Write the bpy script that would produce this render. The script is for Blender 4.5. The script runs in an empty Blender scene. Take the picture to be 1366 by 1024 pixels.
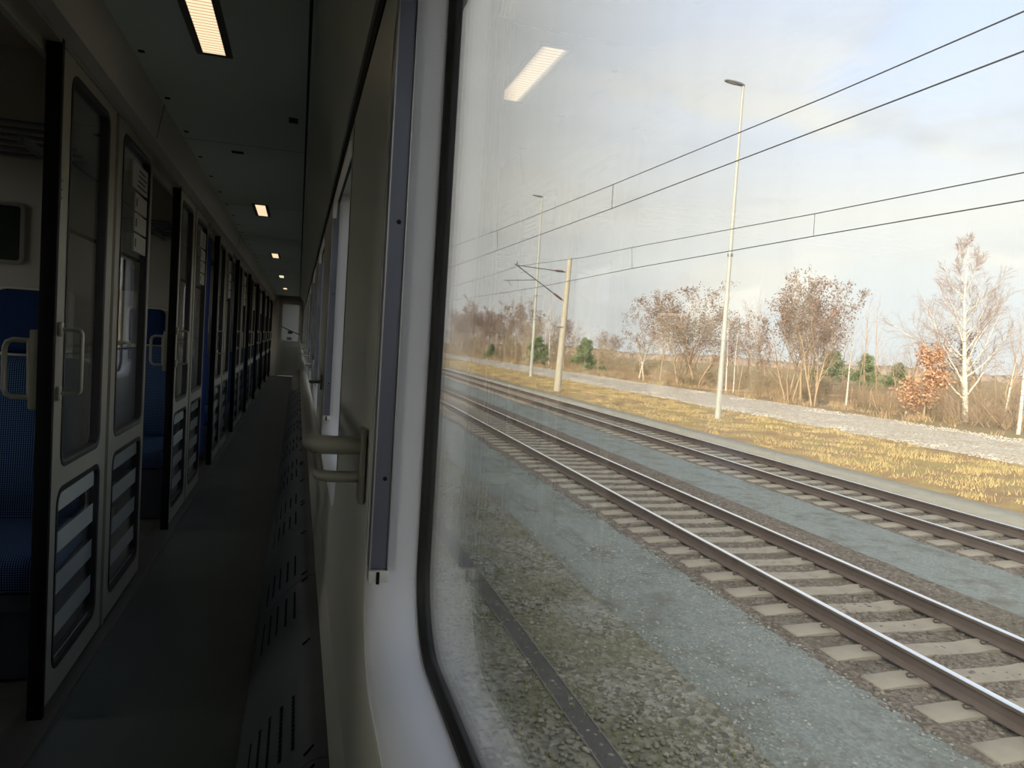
import bpy, bmesh, math, random
import numpy as np
from mathutils import Vector, Matrix
PI = math.pi
random.seed(7)
sc = bpy.context.scene
COL = sc.collection

# ------------------------------------------------------------------ camera
CAMZ = 1.2
YAW, PITCH, ROLL = math.radians(16.0873), math.radians(-2.9178), math.radians(3.6)
cam_d = bpy.data.cameras.new('camera')
cam_d.sensor_fit = 'HORIZONTAL'; cam_d.sensor_width = 36.0
cam_d.lens = 1000.0 / 1366.0 * 36.0
cam_d.clip_start = 0.02; cam_d.clip_end = 3000
cam = bpy.data.objects.new('camera', cam_d); COL.objects.link(cam)
F = Vector((math.sin(YAW)*math.cos(PITCH), math.cos(YAW)*math.cos(PITCH), math.sin(PITCH)))
R0 = Vector((math.cos(YAW), -math.sin(YAW), 0)); U0 = R0.cross(F)
RR = math.cos(ROLL)*R0 + math.sin(ROLL)*U0; UU = RR.cross(F)
m = Matrix((RR, UU, -F)).transposed().to_4x4(); m.translation = (0, 0, CAMZ)
cam.matrix_world = m
sc.camera = cam

# ------------------------------------------------------------------ view, exposure
sc.view_settings.view_transform = 'Standard'
sc.view_settings.look = 'None'
sc.view_settings.gamma = 1
sc.view_settings.use_curve_mapping = False
sc.view_settings.exposure = 0.42
sc.cycles.use_denoising = True
sc.cycles.max_bounces = 10
sc.cycles.transparent_max_bounces = 24
sc.cycles.diffuse_bounces = 4
sc.cycles.glossy_bounces = 5
sc.cycles.sample_clamp_indirect = 6
sc.cycles.caustics_reflective = False

# ------------------------------------------------------------------ sky
def nn(nt, typ, **kw):
    n = nt.nodes.new(typ)
    for k, v in kw.items(): setattr(n, k, v)
    return n
def lk(nt, a, b): nt.links.new(a, b)
def ramp(nt, fac, stops, interp='LINEAR'):
    r = nn(nt, 'ShaderNodeValToRGB'); r.color_ramp.interpolation = interp
    e = r.color_ramp.elements
    while len(e) > 1: e.remove(e[0])
    e[0].position, e[0].color = stops[0][0], tuple(stops[0][1]) + (1,)
    for p, c in stops[1:]:
        x = e.new(p); x.color = tuple(c) + (1,)
    lk(nt, fac, r.inputs['Fac']); return r.outputs['Color']
def mixc(nt, fac, a, b, mode='MIX'):
    m_ = nn(nt, 'ShaderNodeMix', data_type='RGBA', blend_type=mode)
    for sock, v in ((m_.inputs[0], fac), (m_.inputs[6], a), (m_.inputs[7], b)):
        if isinstance(v, (int, float)): sock.default_value = v
        elif isinstance(v, tuple): sock.default_value = v + (1,) if len(v) == 3 else v
        else: lk(nt, v, sock)
    return m_.outputs[2]
w = bpy.data.worlds.new('world'); sc.world = w; w.use_nodes = True
nt = w.node_tree; nt.nodes.clear()
tc = nn(nt, 'ShaderNodeTexCoord'); sep = nn(nt, 'ShaderNodeSeparateXYZ'); lk(nt, tc.outputs['Generated'], sep.inputs[0])
base = ramp(nt, sep.outputs['Z'], [(0.0, (.66, .68, .68)), (.08, (.69, .71, .71)), (.18, (.77, .755, .715)), (.29, (.67, .72, .83)), (.40, (.60, .69, .90)), (.6, (.54, .65, .86)), (1.0, (.46, .56, .78))])
mp = nn(nt, 'ShaderNodeMapping'); mp.inputs['Scale'].default_value = (1.3, 1.3, 4.2); mp.inputs['Location'].default_value = (.3, .1, .0)
lk(nt, tc.outputs['Generated'], mp.inputs['Vector'])
nz = nn(nt, 'ShaderNodeTexNoise'); nz.inputs['Scale'].default_value = 2.3; nz.inputs['Detail'].default_value = 6; nz.inputs['Roughness'].default_value = .52
lk(nt, mp.outputs[0], nz.inputs['Vector'])
cl = ramp(nt, nz.outputs['Fac'], [(.45, (0, 0, 0)), (.58, (1, 1, 1))])
low = ramp(nt, sep.outputs['Z'], [(.0, (.75, .75, .75)), (.12, (1, 1, 1)), (.30, (.85, .85, .85)), (.46, (.15, .15, .15))])
cf = mixc(nt, 1.0, cl, low, 'MULTIPLY')
nz2 = nn(nt, 'ShaderNodeTexNoise'); nz2.inputs['Scale'].default_value = 3.1; nz2.inputs['Detail'].default_value = 5
lk(nt, mp.outputs[0], nz2.inputs['Vector'])
cc = ramp(nt, nz2.outputs['Fac'], [(.36, (.55, .56, .58)), (.60, (.80, .77, .71))])
lft = ramp(nt, sep.outputs['X'], [(.22, (.9, .9, .9)), (.62, (0, 0, 0))])
cf = mixc(nt, 1.0, cf, lft, 'LIGHTEN')
cc = mixc(nt, lft, cc, mixc(nt, nz2.outputs['Fac'], (.60, .575, .54), (.80, .76, .70)))
skyc = mixc(nt, cf, base, cc)
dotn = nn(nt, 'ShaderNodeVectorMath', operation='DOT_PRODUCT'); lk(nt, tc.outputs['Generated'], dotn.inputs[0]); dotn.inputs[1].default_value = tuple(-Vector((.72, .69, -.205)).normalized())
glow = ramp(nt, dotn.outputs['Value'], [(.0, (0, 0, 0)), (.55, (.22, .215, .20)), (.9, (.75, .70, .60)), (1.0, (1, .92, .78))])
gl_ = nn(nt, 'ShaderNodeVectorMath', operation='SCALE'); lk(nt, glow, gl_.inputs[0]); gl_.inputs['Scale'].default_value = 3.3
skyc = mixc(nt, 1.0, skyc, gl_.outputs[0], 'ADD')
bg = nn(nt, 'ShaderNodeBackground'); bg.inputs['Strength'].default_value = 1.20
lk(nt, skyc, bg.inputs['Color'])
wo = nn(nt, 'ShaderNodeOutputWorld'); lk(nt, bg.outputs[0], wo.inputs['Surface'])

# ------------------------------------------------------------------ sun
SUN_DIR = Vector((.72, .69, -.205)).normalized()
sd = bpy.data.lights.new('sun', 'SUN'); sd.energy = 3.8; sd.angle = math.radians(.6); sd.color = (1.0, .83, .60)
so = bpy.data.objects.new('sun', sd); COL.objects.link(so)
so.rotation_euler = SUN_DIR.to_track_quat('-Z', 'Y').to_euler(); so.location = (-40, -40, 20)

# ------------------------------------------------------------------ materials
MATS = {}
def mat(name, col, rough=.6, metal=0.0, spec=.5, var=None, vscale=8.0, bump=0.0, bscale=60.0, emit=None, estr=0, sheen=0):
    if name in MATS: return MATS[name]
    m_ = bpy.data.materials.new(name); m_.use_nodes = True
    t = m_.node_tree; b = t.nodes['Principled BSDF']
    b.inputs['Base Color'].default_value = tuple(col) + (1,)
    b.inputs['Roughness'].default_value = rough; b.inputs['Metallic'].default_value = metal
    b.inputs['Specular IOR Level'].default_value = spec
    if emit: b.inputs['Emission Color'].default_value = tuple(emit) + (1,); b.inputs['Emission Strength'].default_value = estr
    tcn = nn(t, 'ShaderNodeTexCoord')
    if var:
        n = nn(t, 'ShaderNodeTexNoise'); n.inputs['Scale'].default_value = vscale; n.inputs['Detail'].default_value = 5
        lk(t, tcn.outputs['Object'], n.inputs['Vector'])
        c = ramp(t, n.outputs['Fac'], [(.3, col), (.7, var)]); lk(t, c, b.inputs['Base Color'])
    if bump:
        n = nn(t, 'ShaderNodeTexNoise'); n.inputs['Scale'].default_value = bscale; n.inputs['Detail'].default_value = 4
        lk(t, tcn.outputs['Object'], n.inputs['Vector'])
        bp = nn(t, 'ShaderNodeBump'); bp.inputs['Strength'].default_value = bump; bp.inputs['Distance'].default_value = .01
        lk(t, n.outputs['Fac'], bp.inputs['Height']); lk(t, bp.outputs[0], b.inputs['Normal'])
    MATS[name] = m_; return m_

def glass_mat(name, tint=(1, 1, 1), dirt=0.0, frost=None, ior=1.5):
    if name in MATS: return MATS[name]
    m_ = bpy.data.materials.new(name); m_.use_nodes = True; t = m_.node_tree; t.nodes.clear()
    geo = nn(t, 'ShaderNodeNewGeometry')
    iv = nn(t, 'ShaderNodeMapRange'); iv.inputs['To Min'].default_value = ior; iv.inputs['To Max'].default_value = 1/ior
    lk(t, geo.outputs['Backfacing'], iv.inputs['Value'])
    fr = nn(t, 'ShaderNodeFresnel'); lk(t, iv.outputs[0], fr.inputs['IOR'])
    tr = nn(t, 'ShaderNodeBsdfTransparent'); tr.inputs[0].default_value = tuple(tint) + (1,)
    gl = nn(t, 'ShaderNodeBsdfGlossy'); gl.inputs['Roughness'].default_value = 0.0; gl.inputs[0].default_value = (1, 1, 1, 1)
    surf = tr.outputs[0]
    tcn = nn(t, 'ShaderNodeTexCoord')
    if dirt or frost:
        if frost:
            df = nn(t, 'ShaderNodeBsdfTranslucent'); df.inputs[0].default_value = (.75, .8, .8, 1)
            dd = nn(t, 'ShaderNodeBsdfDiffuse'); dd.inputs[0].default_value = (.5, .54, .54, 1)
            mm = nn(t, 'ShaderNodeMixShader'); mm.inputs[0].default_value = .5
            lk(t, df.outputs[0], mm.inputs[1]); lk(t, dd.outputs[0], mm.inputs[2])
            mx = nn(t, 'ShaderNodeMixShader'); mx.inputs[0].default_value = frost
            lk(t, surf, mx.inputs[1]); lk(t, mm.outputs[0], mx.inputs[2]); surf = mx.outputs[0]
        if dirt:
            mp_ = nn(t, 'ShaderNodeMapping'); mp_.inputs['Scale'].default_value = (30, 34, 3)
            lk(t, tcn.outputs['Object'], mp_.inputs[0])
            n = nn(t, 'ShaderNodeTexNoise'); n.inputs['Scale'].default_value = 1.0; n.inputs['Detail'].default_value = 3
            lk(t, mp_.outputs[0], n.inputs['Vector'])
            n2 = nn(t, 'ShaderNodeTexNoise'); n2.inputs['Scale'].default_value = 46; n2.inputs['Detail'].default_value = 1
            lk(t, tcn.outputs['Object'], n2.inputs['Vector'])
            spots = ramp(t, n2.outputs['Fac'], [(.72, (0, 0, 0)), (.80, (1, 1, 1))])
            stre = ramp(t, n.outputs['Fac'], [(.4, (.35, .35, .35)), (.75, (1, 1, 1))])
            s1 = nn(t, 'ShaderNodeMath', operation='MULTIPLY_ADD'); lk(t, spots, s1.inputs[0]); s1.inputs[1].default_value = .8; lk(t, stre, s1.inputs[2])
            s2 = nn(t, 'ShaderNodeMath', operation='MULTIPLY'); lk(t, s1.outputs[0], s2.inputs[0]); s2.inputs[1].default_value = dirt
            df = nn(t, 'ShaderNodeBsdfTranslucent'); df.inputs[0].default_value = (.62, .60, .55, 1)
            mx = nn(t, 'ShaderNodeMixShader'); lk(t, s2.outputs[0], mx.inputs[0])
            lk(t, surf, mx.inputs[1]); lk(t, df.outputs[0], mx.inputs[2]); surf = mx.outputs[0]
    mx = nn(t, 'ShaderNodeMixShader'); lk(t, fr.outputs[0], mx.inputs[0]); lk(t, surf, mx.inputs[1]); lk(t, gl.outputs[0], mx.inputs[2])
    o = nn(t, 'ShaderNodeOutputMaterial'); lk(t, mx.outputs[0], o.inputs['Surface'])
    MATS[name] = m_; return m_

def fabric_mat():
    m_ = bpy.data.materials.new('blue_fabric'); m_.use_nodes = True; t = m_.node_tree; b = t.nodes['Principled BSDF']
    tcn = nn(t, 'ShaderNodeTexCoord'); mp_ = nn(t, 'ShaderNodeMapping'); mp_.inputs['Scale'].default_value = (140, 140, 140)
    lk(t, tcn.outputs['Object'], mp_.inputs[0])
    sp = nn(t, 'ShaderNodeSeparateXYZ'); lk(t, mp_.outputs[0], sp.inputs[0])
    outs = []
    yz = nn(t, 'ShaderNodeMath', operation='ADD'); lk(t, sp.outputs['Y'], yz.inputs[0]); lk(t, sp.outputs['Z'], yz.inputs[1])
    for ax in (sp.outputs['X'], yz.outputs[0]):
        s = nn(t, 'ShaderNodeMath', operation='FRACT'); lk(t, ax, s.inputs[0])
        a = nn(t, 'ShaderNodeMath', operation='SUBTRACT'); lk(t, s.outputs[0], a.inputs[0]); a.inputs[1].default_value = .5
        p = nn(t, 'ShaderNodeMath', operation='ABSOLUTE'); lk(t, a.outputs[0], p.inputs[0]); outs.append(p.outputs[0])
    mxn = nn(t, 'ShaderNodeMath', operation='MAXIMUM'); lk(t, outs[0], mxn.inputs[0]); lk(t, outs[1], mxn.inputs[1])
    c = ramp(t, mxn.outputs[0], [(.20, (.15, .24, .36)), (.26, (.007, .022, .085))])
    lk(t, c, b.inputs['Base Color']); b.inputs['Roughness'].default_value = .9; b.inputs['Specular IOR Level'].default_value = .1
    MATS['blue_fabric'] = m_; return m_

M_plas = mat('beige_plastic', (.42, .40, .35), .34, var=(.38, .36, .32), vscale=3)
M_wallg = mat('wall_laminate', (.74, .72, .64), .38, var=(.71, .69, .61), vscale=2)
M_white = mat('window_surround_grp', (.84, .84, .90), .42, var=(.81, .81, .87), vscale=4)
M_rub = mat('black_rubber', (.012, .012, .014), .55)
M_blk = mat('black_edge', (.008, .008, .008), .7, spec=.2)
M_alu = mat('brushed_aluminium', (.42, .42, .42), .32, metal=.9)
M_alud = mat('dull_channel', (.12, .13, .17), .38, metal=.5)
M_frame = mat('door_frame_paint', (.25, .245, .20), .42, var=(.23, .225, .185), vscale=5)
M_rail = mat('olive_enamel', (.34, .33, .265), .28, spec=.6)
M_ceil = mat('ceiling_laminate', (.50, .56, .54), .5, var=(.47, .53, .51), vscale=2)
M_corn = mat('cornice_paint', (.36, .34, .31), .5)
M_floor = mat('floor_lino', (.055, .066, .064), .45, var=(.07, .08, .077), vscale=4, bump=.15, bscale=200)
M_cfloor = mat('compartment_floor', (.09, .095, .08), .6, var=(.05, .05, .045), vscale=6)
M_heat = mat('heater_grey', (.085, .093, .105), .34, var=(.11, .12, .135), vscale=6)
M_dark = mat('dark_void', (.006, .006, .006), .9, spec=.1)
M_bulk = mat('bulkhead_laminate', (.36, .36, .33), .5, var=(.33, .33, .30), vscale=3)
M_ext = mat('coach_body_paint', (.10, .12, .18), .45)
M_shell = mat('seat_shell', (.55, .54, .50), .45)
M_fab = fabric_mat()
M_fabd = mat('dark_blue_fabric', (.010, .028, .09), .9, spec=.1, bump=.4, bscale=300)
M_curt = mat('blue_curtain', (.012, .040, .19), .75, spec=.3, bump=.2, bscale=400)
M_sign = mat('notice_white', (.35, .36, .33), .6)
M_ink = mat('ink', (.02, .02, .02), .7)
M_lampf = mat('lamp_trim', (.07, .065, .055), .5)
M_red = mat('red_enamel', (.25, .02, .015), .5)

# ------------------------------------------------------------------ builders
class MB:
    def __init__(s): s.bm = bmesh.new(); s.mi = 0
    def _m(s, faces):
        for f in faces: f.material_index = s.mi
    def box(s, x0, x1, y0, y1, z0, z1, bev=0.0, seg=2):
        b2 = bmesh.new()
        bmesh.ops.create_cube(b2, size=1)
        for v in b2.verts:
            v.co = Vector(((x0+x1)/2 + v.co.x*(x1-x0), (y0+y1)/2 + v.co.y*(y1-y0), (z0+z1)/2 + v.co.z*(z1-z0)))
        if bev > 0: bmesh.ops.bevel(b2, geom=b2.edges[:], offset=bev, segments=seg, affect='EDGES', profile=.5, clamp_overlap=True)
        s.merge(b2); return s
    def merge(s, b2, mtx=None):
        vm = {}
        for v in b2.verts: vm[v] = s.bm.verts.new(mtx @ v.co if mtx else v.co)
        for f in b2.faces:
            try: g = s.bm.faces.new([vm[v] for v in f.verts]); g.material_index = s.mi; g.smooth = True
            except ValueError: pass
        b2.free()
    def tube(s, pts, r, n=10, caps=True):
        pts = [Vector(p) for p in pts]; rings = []
        rs = r if isinstance(r, (list, tuple)) else [r]*len(pts)
        prev = None
        for i, p in enumerate(pts):
            d = (pts[min(i+1, len(pts)-1)] - pts[max(i-1, 0)]).normalized()
            if prev is None:
                a = d.orthogonal().normalized()
            else:
                a = (prev - d*prev.dot(d))
                a = a.normalized() if a.length > 1e-6 else d.orthogonal().normalized()
            prev = a; b = d.cross(a)
            rings.append([s.bm.verts.new(p + rs[i]*(math.cos(2*PI*k/n)*a + math.sin(2*PI*k/n)*b)) for k in range(n)])
        fs = []
        for i in range(len(rings)-1):
            for k in range(n):
                f = s.bm.faces.new((rings[i][k], rings[i][(k+1) % n], rings[i+1][(k+1) % n], rings[i+1][k])); f.smooth = True; fs.append(f)
        if caps:
            fs.append(s.bm.faces.new(rings[0][::-1])); fs.append(s.bm.faces.new(rings[-1]))
        s._m(fs); return s
    def prism(s, prof, y0, y1):           # prof: (x,z) closed outline, extruded along y
        a = [s.bm.verts.new((x, y0, z)) for x, z in prof]; b = [s.bm.verts.new((x, y1, z)) for x, z in prof]
        n = len(prof); fs = [s.bm.faces.new((a[i], a[(i+1) % n], b[(i+1) % n], b[i])) for i in range(n)]
        fs += [s.bm.faces.new(a[::-1]), s.bm.faces.new(b)]; s._m(fs); return s
    def sweep(s, path, prof):             # path: list of (y,z,ny,nz); prof closed list of (e,x): e along outward normal
        rings = [[s.bm.verts.new((x, y+ny*e, z+nz*e)) for e, x in prof] for y, z, ny, nz in path]
        n = len(prof); L = len(path); fs = []
        for i in range(L):
            for k in range(n):
                f = s.bm.faces.new((rings[i][k], rings[i][(k+1) % n], rings[(i+1) % L][(k+1) % n], rings[(i+1) % L][k])); f.smooth = True; fs.append(f)
        s._m(fs); return s
    def build(s, name, mats, parent=None, loc=None, smooth_angle=35):
        bmesh.ops.recalc_face_normals(s.bm, faces=s.bm.faces[:])
        me = bpy.data.meshes.new(name); s.bm.to_mesh(me); s.bm.free()
        if not isinstance(mats, (list, tuple)): mats = [mats]
        for m_ in mats: me.materials.append(m_)
        if smooth_angle:
            me.polygons.foreach_set('use_smooth', [True]*len(me.polygons))
            me.set_sharp_from_angle(angle=math.radians(smooth_angle))
        else: me.polygons.foreach_set('use_smooth', [False]*len(me.polygons))
        o = bpy.data.objects.new(name, me); COL.objects.link(o)
        if loc is not None: o.location = loc
        if parent: o.parent = parent
        return o
def tag(o, label=None, cat=None, group=None, kind=None):
    if label: o['label'] = label
    if cat: o['category'] = cat
    if group: o['group'] = group
    if kind: o['kind'] = kind
    return o
def empty(name, loc, label, cat, group=None, kind=None, rz=0):
    o = bpy.data.objects.new(name, None); COL.objects.link(o); o.location = loc; o.rotation_euler.z = rz
    o.empty_display_size = .1
    return tag(o, label, cat, group, kind)
def copy_tree(o, parent=None):
    c = o.copy(); COL.objects.link(c); c.parent = parent
    for ch in list(o.children): copy_tree(ch, c)
    return c
def rrect(y0, y1, z0, z1, r, seg=10):     # ccw path with outward normals
    P = []
    for cy, cz, a0 in ((y1-r, z1-r, 0), (y0+r, z1-r, PI/2), (y0+r, z0+r, PI), (y1-r, z0+r, 3*PI/2)):
        for k in range(seg+1):
            a = a0 + k*PI/2/seg; P.append((cy+r*math.cos(a), cz+r*math.sin(a), math.cos(a), math.sin(a)))
    return P
def rr_slab(mb, y0, y1, z0, z1, r, x0, x1, seg=6):
    P = rrect(y0, y1, z0, z1, r, seg)
    a = [mb.bm.verts.new((x0, p[0], p[1])) for p in P]; b = [mb.bm.verts.new((x1, p[0], p[1])) for p in P]; n = len(P)
    fs = [mb.bm.faces.new((a[i], a[(i+1) % n], b[(i+1) % n], b[i])) for i in range(n)] + [mb.bm.faces.new(a[::-1]), mb.bm.faces.new(b)]
    mb._m(fs)
def frame_ring(P, seg, y0, y1, z0, z1):
    """points on the outer rectangle facing each point of a rounded-rect path"""
    C4 = ((y1, z1), (y0, z1), (y0, z0), (y1, z0)); O = []; hs_ = seg/2
    for q in range(4):
        S, E = P[q*(seg+1)], P[q*(seg+1)+seg]
        if q % 2 == 0: s_, e_ = (C4[q][0], S[1]), (E[0], C4[q][1])
        else: s_, e_ = (S[0], C4[q][1]), (C4[q][0], E[1])
        for k in range(seg+1):
            if k <= hs_: u = k/hs_; O.append((s_[0]+(C4[q][0]-s_[0])*u, s_[1]+(C4[q][1]-s_[1])*u))
            else: u = (k-hs_)/hs_; O.append((C4[q][0]+(e_[0]-C4[q][0])*u, C4[q][1]+(e_[1]-C4[q][1])*u))
    return O
def plate_with_holes(mb, y0, y1, z0, z1, x0, x1, holes, seg=6):
    """flat plate in the yz plane with rounded-rect holes stacked in z (each hole (hy0,hy1,hz0,hz1,r))"""
    holes = sorted(holes, key=lambda h: h[2])
    cuts = [z0] + [(a[3]+b[2])/2 for a, b in zip(holes, holes[1:])] + [z1]
    for h, (c0, c1) in zip(holes, zip(cuts, cuts[1:])):
        P = rrect(*h, seg); n = len(P)
        O = frame_ring(P, seg, y0, y1, c0, c1)
        V = [[mb.bm.verts.new((x, a, b)) for a, b in L_] for x in (x0, x1) for L_ in ([(p[0], p[1]) for p in P], O)]
        fs = []
        for i in range(n):
            j = (i+1) % n
            fs.append(mb.bm.faces.new((V[0][i], V[0][j], V[1][j], V[1][i])))
            fs.append(mb.bm.faces.new((V[2][j], V[2][i], V[3][i], V[3][j])))
            fs.append(mb.bm.faces.new((V[0][j], V[0][i], V[2][i], V[2][j])))
            fs.append(mb.bm.faces.new((V[1][i], V[1][j], V[3][j], V[3][i])))
        mb._m(fs)

ORD = ['nearest', 'second', 'third', 'fourth', 'fifth', 'sixth', 'seventh', 'eighth', 'ninth', 'tenth', 'eleventh', 'twelfth', 'thirteenth', 'fourteenth', 'fifteenth', 'sixteenth', 'seventeenth']

# ================================================================== COACH SHELL
YB, YE = -4.6, 21.0                        # back and far end of the corridor
XW = .118; XG = .205                       # inner wall face, glass
XP = -.68                                  # partition plane
XL = -2.55                                 # outer left wall inner face
ZC = 2.15
PITCHM = 2.22
def bhead(m): return .95 + PITCHM*m        # lower bulkhead of compartment m
MODS = list(range(-2, 9))

# floor
MB().box(XP-.02, .26, YB, YE, -.08, 0).build('floor', M_floor)
tag(bpy.data.objects['floor'], 'dark grey linoleum corridor floor', 'floor', kind='structure')
o = MB().box(XL-.15, XP-.02, YB, YE, -.08, 0).build('floor_compartments', M_cfloor); o.name = 'floor_left'
tag(o, 'dull floor inside the compartments beyond the doors', 'floor', kind='structure')
o = MB().box(-2.6, .2, YB, YE, -.55, -.081).build('coach_underframe', M_ext)
tag(o, 'dark underframe below the coach floor', 'underframe', kind='structure')
# ceiling
b = MB().box(XP+.06, .01, YB, YE, ZC, ZC+.04)
o = b.build('ceiling', M_ceil); tag(o, 'dark flat corridor ceiling with recessed lamps', 'ceiling', kind='structure')
b = MB(); 
for y in np.arange(YB+.8, YE, 2.0): b.box(XP+.07, .0, y, y+.004, ZC-.0006, ZC+.001)
b.box(-.012, -.002, YB, YE, ZC-.002, ZC+.004)
for y in np.arange(.2, YE, .55):
    b.box(-.585, -.565, y, y+.02, ZC-.003, ZC)
b.build('seam_line', M_blk, o)
b = MB(); b.box(-.085, -.045, 3.55, 3.63, ZC-.003, ZC+.001).box(-.39, -.33, 4.36, 4.40, ZC-.004, ZC+.001); b.build('access_latch', M_blk, o)
# cove above the windows
b = MB().prism([(0.01, ZC), (.012, ZC-.004), (.085, 2.03), (.106, 1.80), (.26, 1.80), (.26, ZC+.04), (.01, ZC+.04)], YB, YE)
o = b.build('trim_1', M_ceil); tag(o, 'dark angled cove between window wall and ceiling', 'ceiling trim', kind='structure')
# cornice above the doors
b = MB().prism([(XP-.02, 1.985), (XP+.045, 1.995), (XP+.05, 2.01), (XP+.075, ZC), (XP+.06, ZC+.04), (XP-.06, ZC+.04), (XP-.06, 1.985)], YB, YE)
o = b.build('trim_2', M_corn); tag(o, 'slanting brown cornice running above the compartment doors', 'cornice', kind='structure')
b = MB()
for y in (3.62, 8.1, 12.6): b.prism([(XP+.0465, 1.998), (XP+.0515, 2.01), (XP+.0765, ZC-.002), (XP+.0745, ZC-.002), (XP+.0505, 2.012), (XP+.044, 1.998)], y, y+.004)
b.build('seam_line', M_blk, o)
# roof over everything
b = MB().prism([(-2.70, 2.15), (-2.55, 2.33), (-2.1, 2.46), (-1.2, 2.52), (-.3, 2.44), (.1, 2.32), (.26, 2.19), (.26, 2.192), (.05, 2.2), (-.6, 2.2), (-2.55, 2.2)], YB-.1, YE+.3)
o = b.build('coach_roof', M_ext); tag(o, 'curved outer roof of the coach', 'roof', kind='structure')
# ceiling in the compartments
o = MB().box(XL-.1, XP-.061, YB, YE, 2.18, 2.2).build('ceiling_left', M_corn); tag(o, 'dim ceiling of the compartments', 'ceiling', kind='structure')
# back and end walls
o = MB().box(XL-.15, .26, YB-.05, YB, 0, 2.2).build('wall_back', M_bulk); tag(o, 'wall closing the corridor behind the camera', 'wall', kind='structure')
b = MB(); b.box(XL-.15, -.49, YE, YE+.05, 0, 2.2); b.box(.07, .26, YE, YE+.05, 0, 2.2); b.box(-.50, .08, YE, YE+.05, 2.015, 2.2)
b.box(-2.6, .2, YE+1.3, YE+1.35, -.1, 2.2).box(-2.6, .2, YE+.05, YE+1.3, -.1, 0).box(-2.6, .2, YE+.05, YE+1.3, 2.2, 2.25).box(-1.2, -1.15, YE+.05, YE+1.3, 0, 2.2)
o = b.build('wall_end', M_corn); tag(o, 'dark wall around the door at the corridor end', 'wall', kind='structure')
# end door
dr = empty('door_1', (-.21, YE, 0), 'pale end door with glazed upper half closing the far end of the corridor', 'door', kind='structure')
b = MB(); plate_with_holes(b, -.285, .285, .02, 2.02, -.0, .035, [(-.22, .22, .95, 1.93, .04), (-.22, .22, .14, .80, .04)])
def yz_to_x(o_): o_.rotation_euler.z = PI/2
d = b.build('door_frame', mat('end_door_paint', (.42, .43, .43), .4), dr); yz_to_x(d)
b = MB(); rr_slab(b, -.22, .22, .95, 1.93, .04, .012, .02); d = b.build('door_pane', glass_mat('end_frosted', (.9, .88, .86), frost=.7), dr); yz_to_x(d)
b = MB(); rr_slab(b, -.22, .22, .14, .80, .04, .012, .02); d = b.build('lower_panel', mat('end_door_low', (.38, .40, .40), .35), dr); yz_to_x(d)
b = MB().box(-.06, .06, -.012, -.002, 1.14, 1.22); b.build('sticker', M_alud, dr)
b = MB().box(-.08, .04, -.012, -.002, .98, 1.05); b.build('sticker', M_alud, dr)
b = MB().tube([(-.24, -.03, 1.33), (.24, -.03, 1.13)], .012, 8); b.build('grab_bar', M_alud, dr)

# left outer wall with compartment windows
b = MB(); b.box(XL-.12, XL, YB, YE, 0, .82).box(XL-.12, XL, YB, YE, 1.86, 2.2)
prev = YB
for m_ in MODS:
    c = bhead(m_)+PITCHM/2; b.box(XL-.12, XL, prev, c-.74, .82, 1.86); prev = c+.74
b.box(XL-.12, XL, prev, YE, .82, 1.86)
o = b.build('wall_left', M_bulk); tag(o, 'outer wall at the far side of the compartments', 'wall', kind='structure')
G_in = glass_mat('clear_glass', (.97, .98, .98))
G_left = glass_mat('tinted_glass', (.86, .88, .88))
for i, m_ in enumerate(MODS):
    c = bhead(m_)+PITCHM/2
    wnd = empty('window_%d' % (20+i), (XL-.06, c, .82), 'outer window of the %s' % ('compartment behind the camera' if m_ < 0 else ORD[m_]+' compartment'), 'window', kind='structure')
    b = MB(); b.sweep(rrect(-.71, .71, .03, 1.01, .08, 5), [(0, -.05), (0, .08), (.028, .08), (.028, -.05)]); b.build('window_frame', M_plas, wnd)
    b = MB(); b.box(-.01, .01, -.71, .71, .72, .76); b.build('window_bar', M_alu, wnd)
    b = MB(); rr_slab(b, -.715, .715, .025, 1.015, .08, -.012, -.006); b.build('pane', G_left, wnd)

# bulkheads between compartments
for i, m_ in enumerate(MODS + [9]):
    y = bhead(m_)+.07
    if y > YE-.1: continue
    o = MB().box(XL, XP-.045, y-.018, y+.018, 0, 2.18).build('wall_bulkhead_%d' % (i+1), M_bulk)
    tag(o, 'pale bulkhead between compartments, number %d from the back' % (i+1), 'wall', kind='structure')

# ================================================================== WINDOW WALL
WIN = []
ws, wl, wp = -.07, 1.20, 2.22
k = -2
while True:
    y0 = ws + wp*k; y1 = y0 + wl
    if y1 > YE-.3: break
    if y0 > YB+.1: WIN.append((y0, y1))
    k += 1
WZ0, WZ1 = .745, 1.92
# opening in the wall plate is a little larger than the glass; the moulded surround covers it
b = MB(); HOLE = .05
cuts = [YB] + [(a[1]+c[0])/2 for a, c in zip(WIN, WIN[1:])] + [YE]
for (y0, y1), c0, c1 in zip(WIN, cuts, cuts[1:]):
    hz1 = 1.795
    h = (y0-HOLE, y1+HOLE, WZ0-HOLE, 1.76)
    P = rrect(h[0], h[1], h[2], h[3], .16, 8); n = len(P)
    O = frame_ring(P, 8, c0, c1, .42, 1.79)
    a = [b.bm.verts.new((XW, p[0], p[1])) for p in P]; c = [b.bm.verts.new((XW, p[0], p[1])) for p in O]
    a2 = [b.bm.verts.new((.135, p[0], p[1])) for p in P]
    for i in range(n):
        j = (i+1) % n
        b.bm.faces.new((a[i], a[j], c[j], c[i])); b.bm.faces.new((a[j], a[i], a2[i], a2[j]))
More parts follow.
